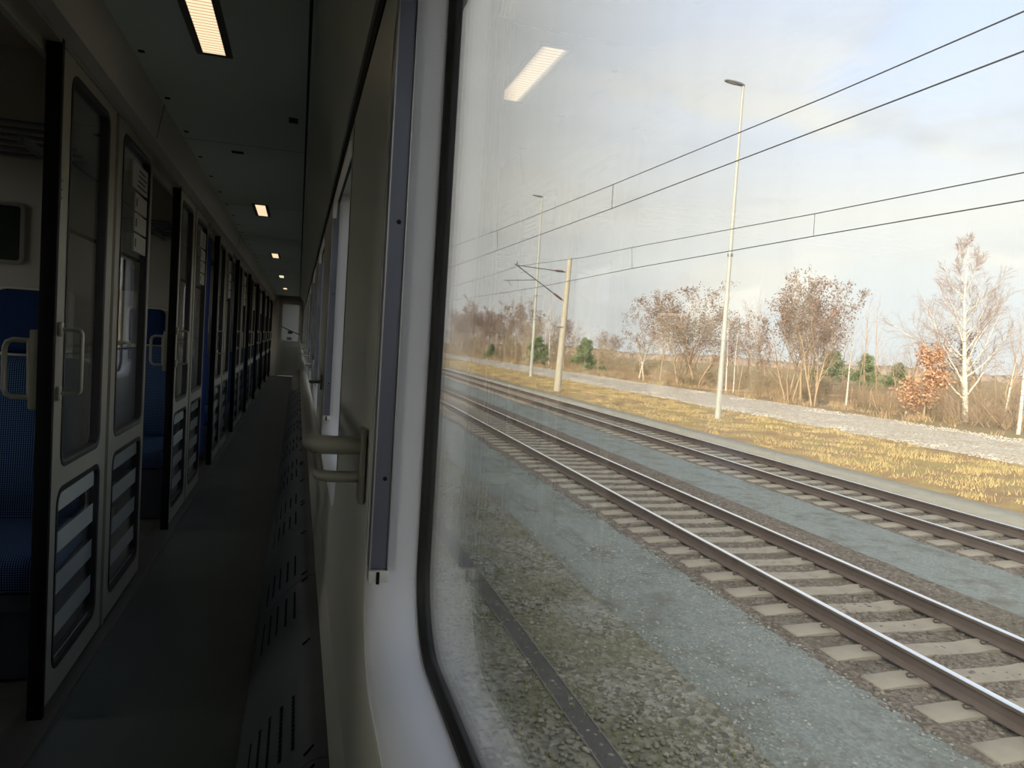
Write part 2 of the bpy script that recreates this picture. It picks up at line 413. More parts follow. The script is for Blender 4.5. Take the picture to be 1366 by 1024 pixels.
# bulging lower wall below the windows
b.prism([(XW, .42), (XW-.004, .40), (XW-.012, .34), (XW-.010, .27), (XW, .22), (XW+.004, .0), (.16, .0), (.16, .42)], YB, YE)
o = b.build('wall_right', M_wallg, smooth_angle=60); tag(o, 'beige laminate window wall of the corridor', 'wall', kind='structure')
b = MB()                                    # outer skin
b.box(.206, .216, YB, YE, -.5, WZ0-.02).box(.206, .216, YB, YE, WZ1+.02, 2.2)
prev = YB
for y0, y1 in WIN: b.box(.206, .216, prev, y0-.02, WZ0-.02, WZ1+.02); prev = y1+.02
b.box(.206, .216, prev, YE, WZ0-.02, WZ1+.02)
# hollow fill between the skins so no light leaks
b.box(.162, .206, YB, YE, 0, WZ0-.08).box(.18, .206, YB, YE, WZ1+.05, 2.2)
prev = YB
for y0, y1 in WIN: b.box(.162, .206, prev, y0-.10, WZ0-.10, WZ1+.05); prev = y1+.10
b.box(.162, .206, prev, YE, WZ0-.10, WZ1+.05)
o = b.build('wall_outer_right', M_ext); tag(o, 'outer skin of the coach on the window side', 'wall', kind='structure')
o = MB().prism([(XW-.003, 1.772), (XW+.03, 1.772), (XW+.03, 1.80), (XW-.006, 1.80)], YB, YE).build('trim_3', M_blk)
tag(o, 'black seam strip between wall panels and ceiling cove', 'seam trim', kind='structure')
# vertical seams in the wall panels and small marks
G_win = glass_mat('window_glass', (.98, .99, .985), ior=1.43)
G_winout = glass_mat('window_glass_outer', (.985, .99, .985), dirt=.03, ior=1.43)
near_i = [i for i, wv in enumerate(WIN) if abs(wv[0]-ws) < .01][0]
for i, (y0, y1) in enumerate(WIN):
    idx = i - near_i
    lab = ('large near corridor window with pale moulded surround and black gasket' if idx == 0 else
           'corridor window behind the camera, number %d' % (near_i-i) if idx < 0 else
           '%s corridor window beyond the near one, seen edge-on' % ['first', 'second', 'third', 'fourth', 'fifth', 'sixth', 'seventh', 'eighth', 'ninth', 'tenth', 'eleventh', 'twelfth'][idx-1])
    wnd = empty('window_%d' % (i+1), (XG, (y0+y1)/2, WZ0), lab, 'window', kind='structure')
    def loc_sweep(prof, name, mtl, seg=12):
        bb = MB(); hh = (y1-y0)/2; bb.sweep(rrect(-hh, hh, 0, WZ1-WZ0, .115, seg), [(e, x-XG) for e, x in prof]); return bb.build(name, mtl, wnd, smooth_angle=50)
    loc_sweep([(.010, .196), (.012, .186), (.016, .168), (.022, .152), (.030, .138), (.040, .127), (.050, .1195), (.058, .1178), (.064, .1182), (.064, .135), (.05, .20), (.03, .205)], 'window_surround', M_white)
    loc_sweep([(-.002, .2045), (-.001, .201), (.003, .199), (.005, .1945), (.009, .1945), (.013, .193), (.020, .193), (.03, .213), (-.002, .213)], 'gasket', M_rub)
    hh = (y1-y0)/2
    bb = MB(); rr_slab(bb, -hh-.005, hh+.005, -.005, WZ1-WZ0+.005, .115, -.001, .002, 8); bb.build('inner_pane', G_win, wnd)
    bb = MB(); rr_slab(bb, -hh-.005, hh+.005, -.005, WZ1-WZ0+.005, .115, .005, .008, 8); bb.build('outer_pane', G_winout, wnd)
    # blind guide channel on the far side
    g = hh+.014; ga, gb = .1225-XG, .1475-XG
    bb = MB(); bb.box(ga, gb, g, g+.03, .100, WZ1-WZ0-.14); bb.mi = 1
    bb.box(ga-.0022, ga, g-.003, g+.03, .098, WZ1-WZ0-.14); bb.box(gb, gb+.0016, g-.003, g+.03, .098, WZ1-WZ0-.14)
    bb.mi = 2
    for zz in (.24, .63): bb.tube([(ga+.015, g+.001, zz), (ga+.015, g-.0008, zz)], .0035, 8)
    gd = bb.build('blind_guide', [M_alud, M_alu, M_blk], wnd)
    bb = MB(); bb.box(ga-.0025, gb+.002, g-.006, g+.02, .080, .098, .0015); bb.mi = 1; bb.box(ga+.009, ga+.014, g-.0075, g-.0058, .078, .097); bb.build('end_stop', [M_shell, M_blk], gd)
    # panel seam before the next window
    bb = MB(); bb.box(XW-.0012-XG, XW+.001-XG, hh+.93, hh+.936, .06, 1.02); bb.build('seam_line', M_blk, wnd)

# heater covers along the wall
prof = [(-.095, .0), (-.098, .012), (-.085, .05), (-.055, .12), (-.01, .185), (.045, .235), (.08, .262), (.104, .268), (.118, .268), (.118, 0)]
hs = 1.30; hk = 0; proto = None
def heat_x(t):                                # point on the slope for t in 0..1
    ps = prof[2:7]; f = t*(len(ps)-1); i = min(int(f), len(ps)-2); u = f-i
    return Vector((ps[i][0]*(1-u)+ps[i+1][0]*u, 0, ps[i][1]*(1-u)+ps[i+1][1]*u)), Vector((ps[i+1][0]-ps[i][0], 0, ps[i+1][1]-ps[i][1])).normalized()
b = MB(); b.prism([(x-.01, z) for x, z in prof], 0, hs-.004)
hc = b.build('heater_cover', M_heat, smooth_angle=60)
b = MB()
for r_ in range(5):
    p, t_ = heat_x(.22 + .13*r_); n_ = Vector((-t_.z, 0, t_.x))
    for c_ in range(26):
        y = .10 + c_*.021 + (0 if c_ < 13 else .0) + (.0 if c_ < 13 else .56)
        q = p + n_*.0012 - Vector((.01, 0, 0))
        vs = [b.bm.verts.new(q + t_*sx + Vector((0, y+sy, 0)) + n_*h_) for h_ in (0, .0008) for sx, sy in ((-.004, 0), (.004, 0), (.004, .015), (-.004, .015))]
        for f in ((0, 3, 2, 1), (4, 5, 6, 7), (0, 1, 5, 4), (1, 2, 6, 5), (2, 3, 7, 6), (3, 0, 4, 7)): b.bm.faces.new([vs[j] for j in f])
b.build('vent_slots', M_dark, hc, smooth_angle=0)
b = MB()
for y in (.03, hs-.05, hs*.5):
    p, t_ = heat_x(.93); b.tube([(p.x-.014, y, p.z+.004), (p.x+.006, y+.028, p.z+.010)], .0025, 6)
b.build('latch', M_dark, hc)
heaters = []
for k in range(-2, 15):
    y = .35 + hs*k
    if y+hs > YE or y < YB: continue
    o = hc if proto is None else copy_tree(hc); proto = hc
    o.location = (0, y, .0005)
    heaters.append(o)
heaters.sort(key=lambda o: o.location.y)
nb = len([o for o in heaters if o.location.y < -.6])
for i, o in enumerate(heaters):
    tag(o, 'dark slotted heater cover on the floor behind the camera, %s back' % ORD[nb-i] if i < nb else '%s dark slotted heater cover along the foot of the window wall' % ORD[i-nb], 'heater', 'heater covers along the window wall')

# handrail
hr = empty('handrail', (.03, 1.25, 1.02), 'olive enamelled double handrail bending into the window wall', 'handrail')
def bend(x, y, z, r, wallx, far):
    pts = []
    for k in range(7):
        a = k/6*PI/2; pts.append((x + r*(1-math.sin(a)), y + r*(1-math.cos(a)), z))
    pts = [(wallx, y, z)] + pts + [(x, y+.4, z)]
    yy = y+1.0
    while yy < far: pts.append((x, yy, z)); yy += 1.0
    return pts + [(x, far, z)]
rx = .032
pts = bend(0, 0, 0, .032, XW-.032-.002, 18.6)
b = MB().tube(pts, .0155, 14); b.build('upper_tube', M_rail, hr)
pts = bend(.012, 0, -.052, .026, XW-.032-.002, 18.6)
b = MB().tube(pts, .0095, 12); b.build('lower_tube', M_rail, hr)
b = MB().box(XW-.032-.010, XW-.032+.0, -.022, .022, -.095, .03, .004); b.build('wall_flange', M_rail, hr)
for k in range(1, 10):
    y = k*2.0 + .35
    b = MB().tube([(0, y, -.01), (.02, y, -.045), (XW-.032, y, -.045)], .008, 8); b.box(XW-.032-.008, XW-.032, y-.018, y+.018, -.08, -.01, .003)
    b.build('bracket', M_rail, hr)

# ================================================================== COMPARTMENT FRONTS
G_fr = glass_mat('frosted_band_glass', (.95, .97, .97), frost=.8)
LW = .66                                     # width of a leaf / fixed panel
def make_leaf(name, door):
    root = empty(name, (0, 0, 0), None, None)
    up = (.10, LW-.10, .745, 1.925, .05); lo = (.075, LW-.085, .115, .675, .05)
    if not door: up = (.06, LW-.06, .745, 1.925, .05); lo = (.06, LW-.06, .115, .675, .05)
    b = MB(); plate_with_holes(b, 0, LW, .03, 1.97, -.030, 0, [lo, up]); b.build('frame', M_frame, root)
    for hname, h in (('upper_gasket', up), ('lower_gasket', lo)):
        b = MB(); b.sweep(rrect(h[0], h[1], h[2], h[3], h[4], 6), [(-.013, -.034), (-.013, .0005), (-.009, .003), (.006, .003), (.006, .0005), (.0, .0), (.0, -.03)]); b.build(hname, M_rub, root)
    b = MB(); rr_slab(b, up[0]-.002, up[1]+.002, up[2]-.002, up[3]+.002, .05, -.018, -.013); b.build('upper_pane', G_in, root)
    b = MB(); rr_slab(b, lo[0]-.002, lo[1]+.002, lo[2]-.002, lo[3]+.002, .05, -.018, -.013); lp = b.build('lower_pane', G_in, root)
    b = MB()
    z = lo[3]-.012
    for q in range(5):
        zz1 = z; zz0 = max(z-.066, lo[2]+.008); b.box(-.0128, -.0120, lo[0]+.014, lo[1]-.014, zz0, zz1); z -= .1325
    b.build('frosted_bands', G_fr, lp, smooth_angle=0)
    if door:
        b = MB(); b.box(-.036, .006, -.022, 0.0, .01, 1.985, .003); b.build('rubber_edge', M_blk, root)
        h = MB()
        z0, z1 = .975, 1.165
        for zz in (z0, z1): h.box(0, .014, .025, .05, zz-.022, zz+.022, .006, 3)
        r = .014; pp = [(.012, .037, z0)]
        for kk in range(5): a = kk/4*PI/2; pp.append((.050+r*math.sin(a), .037+.0, z0+r*(1-math.cos(a))))
        for kk in range(5): a = kk/4*PI/2; pp.append((.050+r*math.cos(a), .037, z1-r+r*math.sin(a)))
        pp.append((.012, .037, z1)); h.tube(pp, .0062, 10); h.build('door_handle', M_rail, root)
        h = MB(); h.box(-.058, -.030, -.018, .030, .93, 1.16, .005)
        pp = [(-.055, .0, .965), (-.105, .0, .965), (-.118, .0, .972), (-.124, .0, .988), (-.124, .0, 1.105), (-.118, .0, 1.121), (-.105, .0, 1.128), (-.055, .0, 1.128)]
        h.tube(pp, .0075, 10); h.tube([(-.058, 0, .966), (-.062, 0, 1.127)], .0075, 10); h.build('inner_handle', M_rail, root)
        h = MB(); h.box(-.001, .0012, .018, .034, 1.52, 1.62); h.mi = 1
        for zz in (1.545, 1.57, 1.595): h.tube([(.001, .026, zz), (.0022, .026, zz)], .003, 6)
        h.build('lock_plate', [M_alu, M_blk], root)
    return root
def seat_card(root):
    h = MB(); Y0, Y1 = LW-.33, LW-.085
    h.box(-.010, -.004, Y0-.06, Y1, 1.76, 1.87); h.mi = 1
    for q in range(4): h.box(-.0042, -.0034, Y0+.03+.01*q, Y1-.02-.03*(q % 2), 1.775+.022*q, 1.782+.022*q)
    h.mi = 0
    for q in range(3):
        h.box(-.010, -.004, Y0, Y1, 1.50+.085*q, 1.575+.085*q)
        h.mi = 1; h.box(-.0042, -.0034, Y0+.02, Y0+.04, 1.52+.085*q, 1.555+.085*q); h.mi = 0
    h.build('reservation_card', [M_sign, M_ink], root)
door0 = make_leaf('door_2', True); panel0 = make_leaf('glass_partition_panel', False); seat_card(panel0)
def ordm(m_): return 'nearest' if m_ == 0 else ORD[m_]
for i, m_ in enumerate(MODS):
    dd = door0 if i == 0 else copy_tree(door0); dd.name = 'door_%d' % (i+2)
    dd.location = (XP, bhead(m_)+1.55-.045+.005, 0)
    tag(dd, ('sliding glass door slid open behind the camera, number %d back' % (-m_)) if m_ < 0 else ('sliding glass door with a handle, slid open at the nearest compartment' if m_ == 0 else 'sliding glass door of the %s compartment from the camera' % ORD[m_]), 'door', kind='structure')
    pp = panel0 if i == 0 else copy_tree(panel0)
    pp.location = (XP, bhead(m_)+.015, 0)
    tag(pp, ('glazed partition panel behind the camera, number %d back' % (1-m_)) if m_ <= 0 else 'glazed partition panel with reservation cards, %s along the corridor' % (['first', 'second', 'third', 'fourth', 'fifth', 'sixth', 'seventh', 'eighth'][m_-1]), 'partition', 'glazed partition panels beside the compartment doors')
# header, track and threshold
b = MB(); b.box(XP-.06, XP+.004, YB, YE, 1.972, 1.99); b.box(XP-.06, XP-.04, YB, YE, 1.94, 1.972)
for m_ in MODS:
    b.box(XP-.040, XP+.002, bhead(m_)-.012, bhead(m_)+.014, 0.02, 1.975)
o = b.build('trim_4', M_frame); tag(o, 'door track and slim mullions of the compartment front', 'trim', kind='structure')
b = MB(); b.prism([(XP-.07, 0), (XP-.07, .012), (XP+.02, .012), (XP+.032, .008), (XP+.034, 0)], YB, YE)
o = b.build('trim_5', mat('threshold_metal', (.12, .12, .11), .4, metal=.6)); tag(o, 'worn metal threshold strip along the compartment doors', 'threshold', kind='structure')

# ------------------------------------------------------------------ seats
def make_seat(flip):
    """a single seat; back against y=0 facing -y when flip=1"""
    s = -1
    root = empty('train_seat', (0, 0, 0), None, None)
    def rb(x0, x1, y0, y1, z0, z1, bv, nm, mt, rot=0, piv=None):
        bb = MB(); bb.box(x0, x1, y0, y1, z0, z1, bv, 4); o_ = bb.build(nm, mt, root, smooth_angle=60)
        if rot:
            for v in o_.data.vertices:
                c = v.co - Vector(piv); y_, z_ = c.y*math.cos(rot)-c.z*math.sin(rot), c.y*math.sin(rot)+c.z*math.cos(rot)
                v.co = Vector((c.x, y_, z_)) + Vector(piv)
        return o_
    rb(-.21, .21, -.62, -.10, .34, .47, .04, 'seat_cushion', M_fab, .06, (0, -.3, .4))
    rb(-.205, .205, -.21, -.09, .45, 1.05, .045, 'backrest', M_fab, -.10, (0, -.12, .45))
    rb(-.105, .105, -.165, -.055, 1.06, 1.29, .035, 'headrest', M_fabd, -.06, (0, -.1, 1.05))
    rb(-.128, .128, -.10, -.03, .95, 1.30, .02, 'headrest_shell', M_shell)
    rb(-.20, .20, -.085, -.02, .42, 1.05, .02, 'back_shell', M_shell)
    rb(-.20, .20, -.58, -.05, .26, .36, .02, 'seat_base', M_alud)
    rb(-.286, -.246, -.55, -.12, .60, .645, .018, 'armrest', M_fabd)
    bb = MB(); bb.box(-.20, .20, -.48, -.06, .005, .27, .01); bb.build('pedestal', M_alud, root)
    return root
seat0 = make_seat(1); first = True
SX = [-.985, -1.575, -2.165]; names = ['by the corridor', 'in the middle', 'by the outer window']
SX = [XP-.045-.215, XP-.06-.79, XP-.06-1.335]
for m_ in range(-1, 7):
    for side in (1, -1):
        if side == -1 and m_ not in (0, 1): continue
        if m_ == -1: continue
        for c in range(3):
            st = seat0 if first else copy_tree(seat0); first = False
            y = (bhead(m_+1)-.022 if side == 1 else bhead(m_)+.022)+.07
            st.location = (SX[c]-(.045 if side == -1 else 0), y, 0); st.rotation_euler.z = 0 if side == 1 else PI
            tag(st, 'blue dotted fabric seat %s, %s bench of the %s compartment' % (names[c], 'far' if side == 1 else 'near', ordm(m_)), 'seat', 'blue compartment seats')
# mirrors / pictures above the benches, luggage racks, curtains
def curtain(name, x, y0, y1, z0, z1, lab, amp=.022, waves=9, grp=None):
    b = MB(); n = waves*10; va = []
    for i in range(n+1):
        u = i/n; yy = y0+(y1-y0)*u; a = u*waves*2*PI
        dx = amp*math.sin(a)+.3*amp*math.sin(a*2.3+1)
        va.append([(x+dx*(.7+.3*t), yy+.006*math.sin(5*t+a), z0+(z1-z0)*t) for t in (0, .33, .66, 1)])
    for off in (0,):
        V = [[b.bm.verts.new(p) for p in col_] for col_ in va]
        W = [[b.bm.verts.new((p[0]+.003, p[1], p[2])) for p in col_] for col_ in va]
        for i in range(n):
            for j in range(3):
                b.bm.faces.new((V[i][j], V[i+1][j], V[i+1][j+1], V[i][j+1])); b.bm.faces.new((W[i][j+1], W[i+1][j+1], W[i+1][j], W[i][j]))
            b.bm.faces.new((V[i][0], W[i][0], W[i+1][0], V[i+1][0])); b.bm.faces.new((V[i][3], V[i+1][3], W[i+1][3], W[i][3]))
        for i in (0, n):
            for j in range(3): b.bm.faces.new((V[i][j], V[i][j+1], W[i][j+1], W[i][j]))
    o = b.build(name, M_curt, smooth_angle=80); tag(o, lab, 'curtain', grp); return o
for m_ in range(0, 8):
    y = bhead(m_+1)-.018+.07
    if m_ < 5:
        pf = empty('picture_frame', (XP-.50, y, 1.5), 'framed dark glazed notice on the bulkhead of the %s compartment' % ordm(m_), 'picture frame', 'framed pictures above the seats')
        b = MB(); b.sweep(rrect(-.17, .17, -.1, .1, .01, 3), [(0, 0), (0, .012), (.014, .012), (.014, 0)]); q = b.build('frame', M_alu, pf); q.rotation_euler.z = -PI/2
        b = MB(); b.box(0, .004, -.17, .17, -.1, .1); q = b.build('picture', mat('picture_dark', (.02, .028, .022), .08), pf); q.rotation_euler.z = -PI/2
    if m_ < 5:
        for side in ((1, -1) if m_ < 2 else (1,)):
            yb = (bhead(m_+1)-.02 if side == 1 else bhead(m_)+.02)+.07
            lr = empty('luggage_rack', (XP-.1, yb, 1.78), 'overhead luggage rack of slim bars, %s bench of the %s compartment' % ('far' if side == 1 else 'near', ordm(m_)), 'luggage rack', 'luggage racks over the benches')
            b = MB()
            for q in range(6): b.tube([(.0, -side*(.05+q*.07), .0+.008*q), (-1.7, -side*(.05+q*.07), .0+.008*q)], .007, 8)
            b.build('rack_bars', M_alud, lr)
            for xx in (-.1, -.9, -1.6):
                b = MB(); b.box(xx-.01, xx+.01, min(0, -side*.44), max(0, -side*.44), -.035, -.008, .004); b.build('rack_bracket', M_alud, lr)
    c = bhead(m_)+PITCHM/2
    curtain('window_curtain', XL+.05, c-.64, c-.10, .78, 1.92, 'blue sun-blocking curtain added half across the outer window of the %s compartment' % ordm(m_), grp='sun-blocking curtains added at the outer windows')  # outer curtains added to limit the sun, placed to keep it off the bulkheads
for m_ in (2, 3, 5):
    y0 = bhead(m_)+.70
    curtain('door_curtain', XP-.075, y0+.58, y0+.80, .12, 1.93, 'blue curtain gathered beside the open doorway of the %s compartment' % ordm(m_), amp=.018, waves=4, grp='gathered curtains in the compartment doorways')

# ------------------------------------------------------------------ ceiling lamps
def lamp_mat():
    m_ = bpy.data.materials.new('lamp_diffuser'); m_.use_nodes = True; t = m_.node_tree; b = t.nodes['Principled BSDF']
    tcn = nn(t, 'ShaderNodeTexCoord'); sp = nn(t, 'ShaderNodeSeparateXYZ'); lk(t, tcn.outputs['Object'], sp.inputs[0])
    a = nn(t, 'ShaderNodeMath', operation='MULTIPLY'); lk(t, sp.outputs['Y'], a.inputs[0]); a.inputs[1].default_value = 2*PI/.0235
    s = nn(t, 'ShaderNodeMath', operation='SINE'); lk(t, a.outputs[0], s.inputs[0])
    c = ramp(t, s.outputs[0], [(.0, (1.0, .80, .52)), (.45, (1.0, .74, .45)), (.92, (.50, .33, .18))])
    b.inputs['Base Color'].default_value = (.4, .35, .3, 1)
    lk(t, c, b.inputs['Emission Color']); b.inputs['Emission Strength'].default_value = .86
    return m_
M_lamp = lamp_mat()
lp = None; LY = [2.585, 6.37, 10.05, 13.75, 17.5, -1.25]
for i, y in enumerate(LY):
    if lp is None:
        lp = empty('ceiling_lamp', (0, 0, 0), None, None)
        b = MB(); b.box(-.037, .037, -.275, .275, -.003, .0); b.build('diffuser', M_lamp, lp, smooth_angle=0)
        b = MB(); b.sweep([(0, 0, 0, 0)]*0 or rrect(-.30, .30, -.06, .06, .006, 2), [(0, 0), (0, .003), (-.024, .003), (-.024, 0)]); q = b.build('trim', M_lampf, lp)
        me = q.data
        for v in me.vertices: v.co = Vector((v.co.z, v.co.y, -v.co.x))
        cur = lp
    else: cur = copy_tree(lp)
    cur.location = (-.325, y, ZC-.0012)
    tag(cur, 'warm ribbed ceiling lamp behind the camera' if y < 0 else ['nearest long warm ribbed ceiling lamp', 'second warm ceiling lamp down the corridor', 'third warm ceiling lamp down the corridor', 'fourth small glowing lamp down the corridor', 'farthest glowing lamp before the end door'][i], 'ceiling lamp', 'warm recessed corridor lamps')
# ================================================================== OUTSIDE
RZ = -1.42                                   # rail head
GZ0 = -1.60                                  # ground
SK = .022                                    # the other tracks drift slowly away from ours
ANG = -math.atan(SK)
TR = Matrix.Rotation(ANG, 4, 'Z')
def tx(x0, y): return x0 + SK*y

def ground_mat(name, kind):
    m_ = bpy.data.materials.new(name); m_.use_nodes = True; t = m_.node_tree; b = t.nodes['Principled BSDF']
    tcn = nn(t, 'ShaderNodeTexCoord'); P_ = tcn.outputs['Object']
    def noise(s, d=4, r=.55):
        n = nn(t, 'ShaderNodeTexNoise'); n.inputs['Scale'].default_value = s; n.inputs['Detail'].default_value = d; n.inputs['Roughness'].default_value = r
        lk(t, P_, n.inputs['Vector']); return n.outputs['Fac']
    def vor(s, out='Color', feat='F1'):
        n = nn(t, 'ShaderNodeTexVoronoi'); n.feature = feat; n.inputs['Scale'].default_value = s; lk(t, P_, n.inputs['Vector']); return n.outputs[out]
    b.inputs['Roughness'].default_value = .92; b.inputs['Specular IOR Level'].default_value = .15
    bstr = .6; bdist = .03; h = None
    if kind == 'ballast':
        bw = nn(t, 'ShaderNodeRGBToBW'); lk(t, vor(26), bw.inputs[0])
        c1 = ramp(t, bw.outputs[0], [(.2, (.085, .068, .057)), (.5, (.14, .115, .098)), (.8, (.215, .185, .16))])
        c = mixc(t, ramp(t, noise(1.2), [(.4, (0, 0, 0)), (.65, (.55, .55, .55))]), c1, (.11, .10, .075)); h = vor(26, 'Distance')
    elif kind == 'bluegravel':
        bw = nn(t, 'ShaderNodeRGBToBW'); lk(t, vor(40), bw.inputs[0])
        c1 = ramp(t, bw.outputs[0], [(.15, (.155, .173, .166)), (.5, (.188, .209, .201)), (.85, (.235, .253, .245))])
        c = mixc(t, ramp(t, noise(2.2, 6, .7), [(.48, (0, 0, 0)), (.66, (.75, .75, .75))]), c1, (.115, .105, .09)); h = vor(40, 'Distance'); bstr = .25
    elif kind == 'brown':
        bw = nn(t, 'ShaderNodeRGBToBW'); lk(t, vor(22), bw.inputs[0])
        c1 = ramp(t, bw.outputs[0], [(.2, (.10, .098, .080)), (.55, (.19, .182, .150)), (.85, (.29, .275, .235))])
        c2 = mixc(t, ramp(t, noise(1.1, 5), [(.45, (0, 0, 0)), (.65, (.65, .65, .65))]), c1, (.135, .13, .075))
        c = mixc(t, ramp(t, noise(.7, 3), [(.5, (0, 0, 0)), (.7, (.6, .6, .6))]), c2, (.25, .27, .26)); h = vor(22, 'Distance')
    elif kind == 'verge':
        c1 = ramp(t, noise(.9, 6, .65), [(.34, (.24, .15, .10)), (.47, (.34, .22, .13)), (.56, (.38, .30, .13)), (.8, (.30, .28, .11))])
        c = mixc(t, .35, c1, ramp(t, noise(14, 5, .8), [(.3, (.14, .10, .06)), (.7, (.55, .42, .20))])); h = noise(20, 6, .8); bstr = 1; bdist = .05
    elif kind == 'path':
        bw = nn(t, 'ShaderNodeRGBToBW'); lk(t, vor(13), bw.inputs[0])
        c1 = ramp(t, bw.outputs[0], [(.15, (.27, .23, .185)), (.5, (.42, .375, .315)), (.85, (.57, .52, .45))])
        c = mixc(t, ramp(t, noise(.8, 6, .7), [(.52, (0, 0, 0)), (.68, (.6, .6, .6))]), c1, (.33, .24, .16)); h = vor(13, 'Distance'); bstr = .8
    elif kind == 'slab':
        c = ramp(t, noise(3, 6, .6), [(.3, (.27, .255, .21)), (.7, (.34, .32, .265))]); bstr = .15; h = noise(60)
    elif kind == 'field':
        c1 = ramp(t, noise(.18, 7, .6), [(.3, (.24, .17, .11)), (.45, (.32, .23, .15)), (.58, (.33, .27, .15)), (.75, (.26, .25, .12))])
        c = mixc(t, .3, c1, ramp(t, noise(5, 6, .8), [(.3, (.07, .05, .03)), (.7, (.36, .27, .15))])); h = noise(8, 6, .8); bstr = 1; bdist = .1
    lk(t, c, b.inputs['Base Color'])
    bp = nn(t, 'ShaderNodeBump'); bp.inputs['Strength'].default_value = bstr; bp.inputs['Distance'].default_value = bdist
    lk(t, h, bp.inputs['Height']); lk(t, bp.outputs[0], b.inputs['Normal'])
    return m_

def strip(name, xs, y0, y1, mtl, label, cat, ny=60, rough=0.0, seed=1, skew=SK):
    """xs: list of (x, z) across; gently uneven ground strip"""
    rnd = random.Random(seed); ys = []
    y = y0; st = .5
    while y < y1:
        ys.append(y); y += max(.6, abs(y)*.035+.4)
    ys.append(y1)
    vs = []; fs = []; nx = len(xs)
    for y in ys:
        for i, (x, z) in enumerate(xs):
            edge = i in (0, nx-1)
            vs.append((x+skew*y + (rnd.uniform(-rough, rough)*2 if not edge else rnd.uniform(-1, 1)*(max(rough*1.5, .05) if rough else 0)), y, z + (0 if edge else rnd.uniform(-rough, rough))))
    for j in range(len(ys)-1):
        for i in range(nx-1):
            a = j*nx+i; fs.append((a, a+1, a+1+nx, a+nx))
    me = bpy.data.meshes.new(name); me.from_pydata(vs, [], fs); me.materials.append(mtl)
    me.polygons.foreach_set('use_smooth', [True]*len(fs))
    o = bpy.data.objects.new(name, me); COL.objects.link(o); tag(o, label, cat, kind='structure'); return o

gm = {k: ground_mat('ground_'+k, k) for k in ('ballast', 'bluegravel', 'brown', 'verge', 'path', 'slab', 'field')}
# base earth
o = MB().box(-120, 700, -200, 1400, -2.2, -1.72).build('ground', gm['field']); tag(o, 'brownish open ground stretching to the horizon', 'ground', kind='structure')
strip('ground_near', [(-6, -1.70), (-3, -1.62), (.5, -1.63), (1.4, -1.655), (2.6, -1.65), (3.4, -1.64), (4.0, -1.630)], -12, 240, gm['brown'], 'stony brown and mossy ground between the coach and the nearer track', 'ground', rough=.012, skew=0.0)
strip('ground_gravel', [(3.2, -1.75), (3.3, -1.628), (3.8, -1.622), (4.4, -1.618), (5.0, -1.64)], -12, 240, gm['bluegravel'], 'grey blue gravel shoulder in front of the nearer track', 'ground', rough=.006)
strip('ballast_bed', [(4.65, -1.67), (4.85, -1.625), (5.2, -1.632), (5.9, -1.632), (6.6, -1.632), (7.3, -1.632), (7.9, -1.628), (8.15, -1.61), (8.35, -1.66)], -12, 300, gm['ballast'], 'brown stone ballast bed of the nearer track', 'ballast', rough=.008)
strip('ground_gravel_middle', [(8.0, -1.64), (8.3, -1.622), (9.1, -1.615), (9.8, -1.622), (10.1, -1.65)], -12, 300, gm['bluegravel'], 'smooth grey blue gravel lane between the two tracks', 'ground', rough=.004)
strip('ballast_bed_far', [(9.75, -1.66), (9.95, -1.625), (10.4, -1.632), (11.3, -1.632), (12.2, -1.632), (12.75, -1.60), (12.95, -1.63)], -12, 300, gm['ballast'], 'brown stone ballast bed of the farther track', 'ballast', rough=.008)
strip('walkway', [(12.80, -1.70), (12.85, -1.590), (13.5, -1.586), (14.25, -1.590), (14.3, -1.70)], -12, 300, gm['slab'], 'pale concrete walkway strip beyond the farther track', 'walkway', rough=.0)
strip('verge', [(14.15, -1.66), (14.4, -1.60), (15.4, -1.59), (16.6, -1.56), (18.0, -1.60), (20.0, -1.58), (22.0, -1.60), (24, -1.64), (26, -1.74)], -12, 500, gm['verge'], 'golden dry grass verge beyond the tracks', 'verge', rough=.025)
strip('gravel_path', [(21.2, -1.72), (22.0, -1.585), (24, -1.57), (26, -1.56), (28, -1.57), (30.5, -1.60), (32.5, -1.66), (33, -1.76)], -12, 500, gm['path'], 'wide pale gravel path behind the grass verge', 'path', rough=.03, skew=.03)
strip('field', [(31.0, -1.76), (32.2, -1.60), (34, -1.56), (37, -1.58), (42, -1.55), (50, -1.58), (70, -1.5), (120, -1.6), (260, -1.4), (600, -1.5)], -60, 900, gm['field'], 'rough brown and green field behind the gravel path', 'field', rough=.04, skew=.0)
# low distant rise with woods on the horizon
def ridge(name, x0, x1, y0, y1, h, label, cmat, seed):
    rnd = random.Random(seed); n = 400; vs = []; fs = []
    for i in range(n+1):
        u = i/n; x = x0+(x1-x0)*u; y = y0+(y1-y0)*u
        hh = h*(.85+.15*math.sin(u*23+seed))*(1+rnd.uniform(-.13, .13))
        dx, dy = (y1-y0), -(x1-x0); L_ = math.hypot(dx, dy); dx /= L_; dy /= L_
        for k_, (off, z) in enumerate(((0, -1.7), (2, -1.7+hh*.7), (6, -1.7+hh), (16, -1.7+hh*.9), (22, -1.7))):
            vs.append((x-dx*off+rnd.uniform(-1, 1), y-dy*off+rnd.uniform(-1, 1), z))
    for i in range(n):
        for k_ in range(4): a = i*5+k_; fs.append((a, a+1, a+6, a+5))
    me = bpy.data.meshes.new(name); me.from_pydata(vs, [], fs); me.materials.append(cmat)
    o = bpy.data.objects.new(name, me); COL.objects.link(o); tag(o, label, 'distant woods', kind='stuff')
M_wood = mat('distant_wood', (.23, .195, .165), .95, spec=.05, var=(.31, .25, .20), vscale=.15, bump=1.0, bscale=.6)
ridge('distant_woods', 90, 330, 420, 250, 4.6, 'hazy brown woods along the horizon on the left', M_wood, 3)
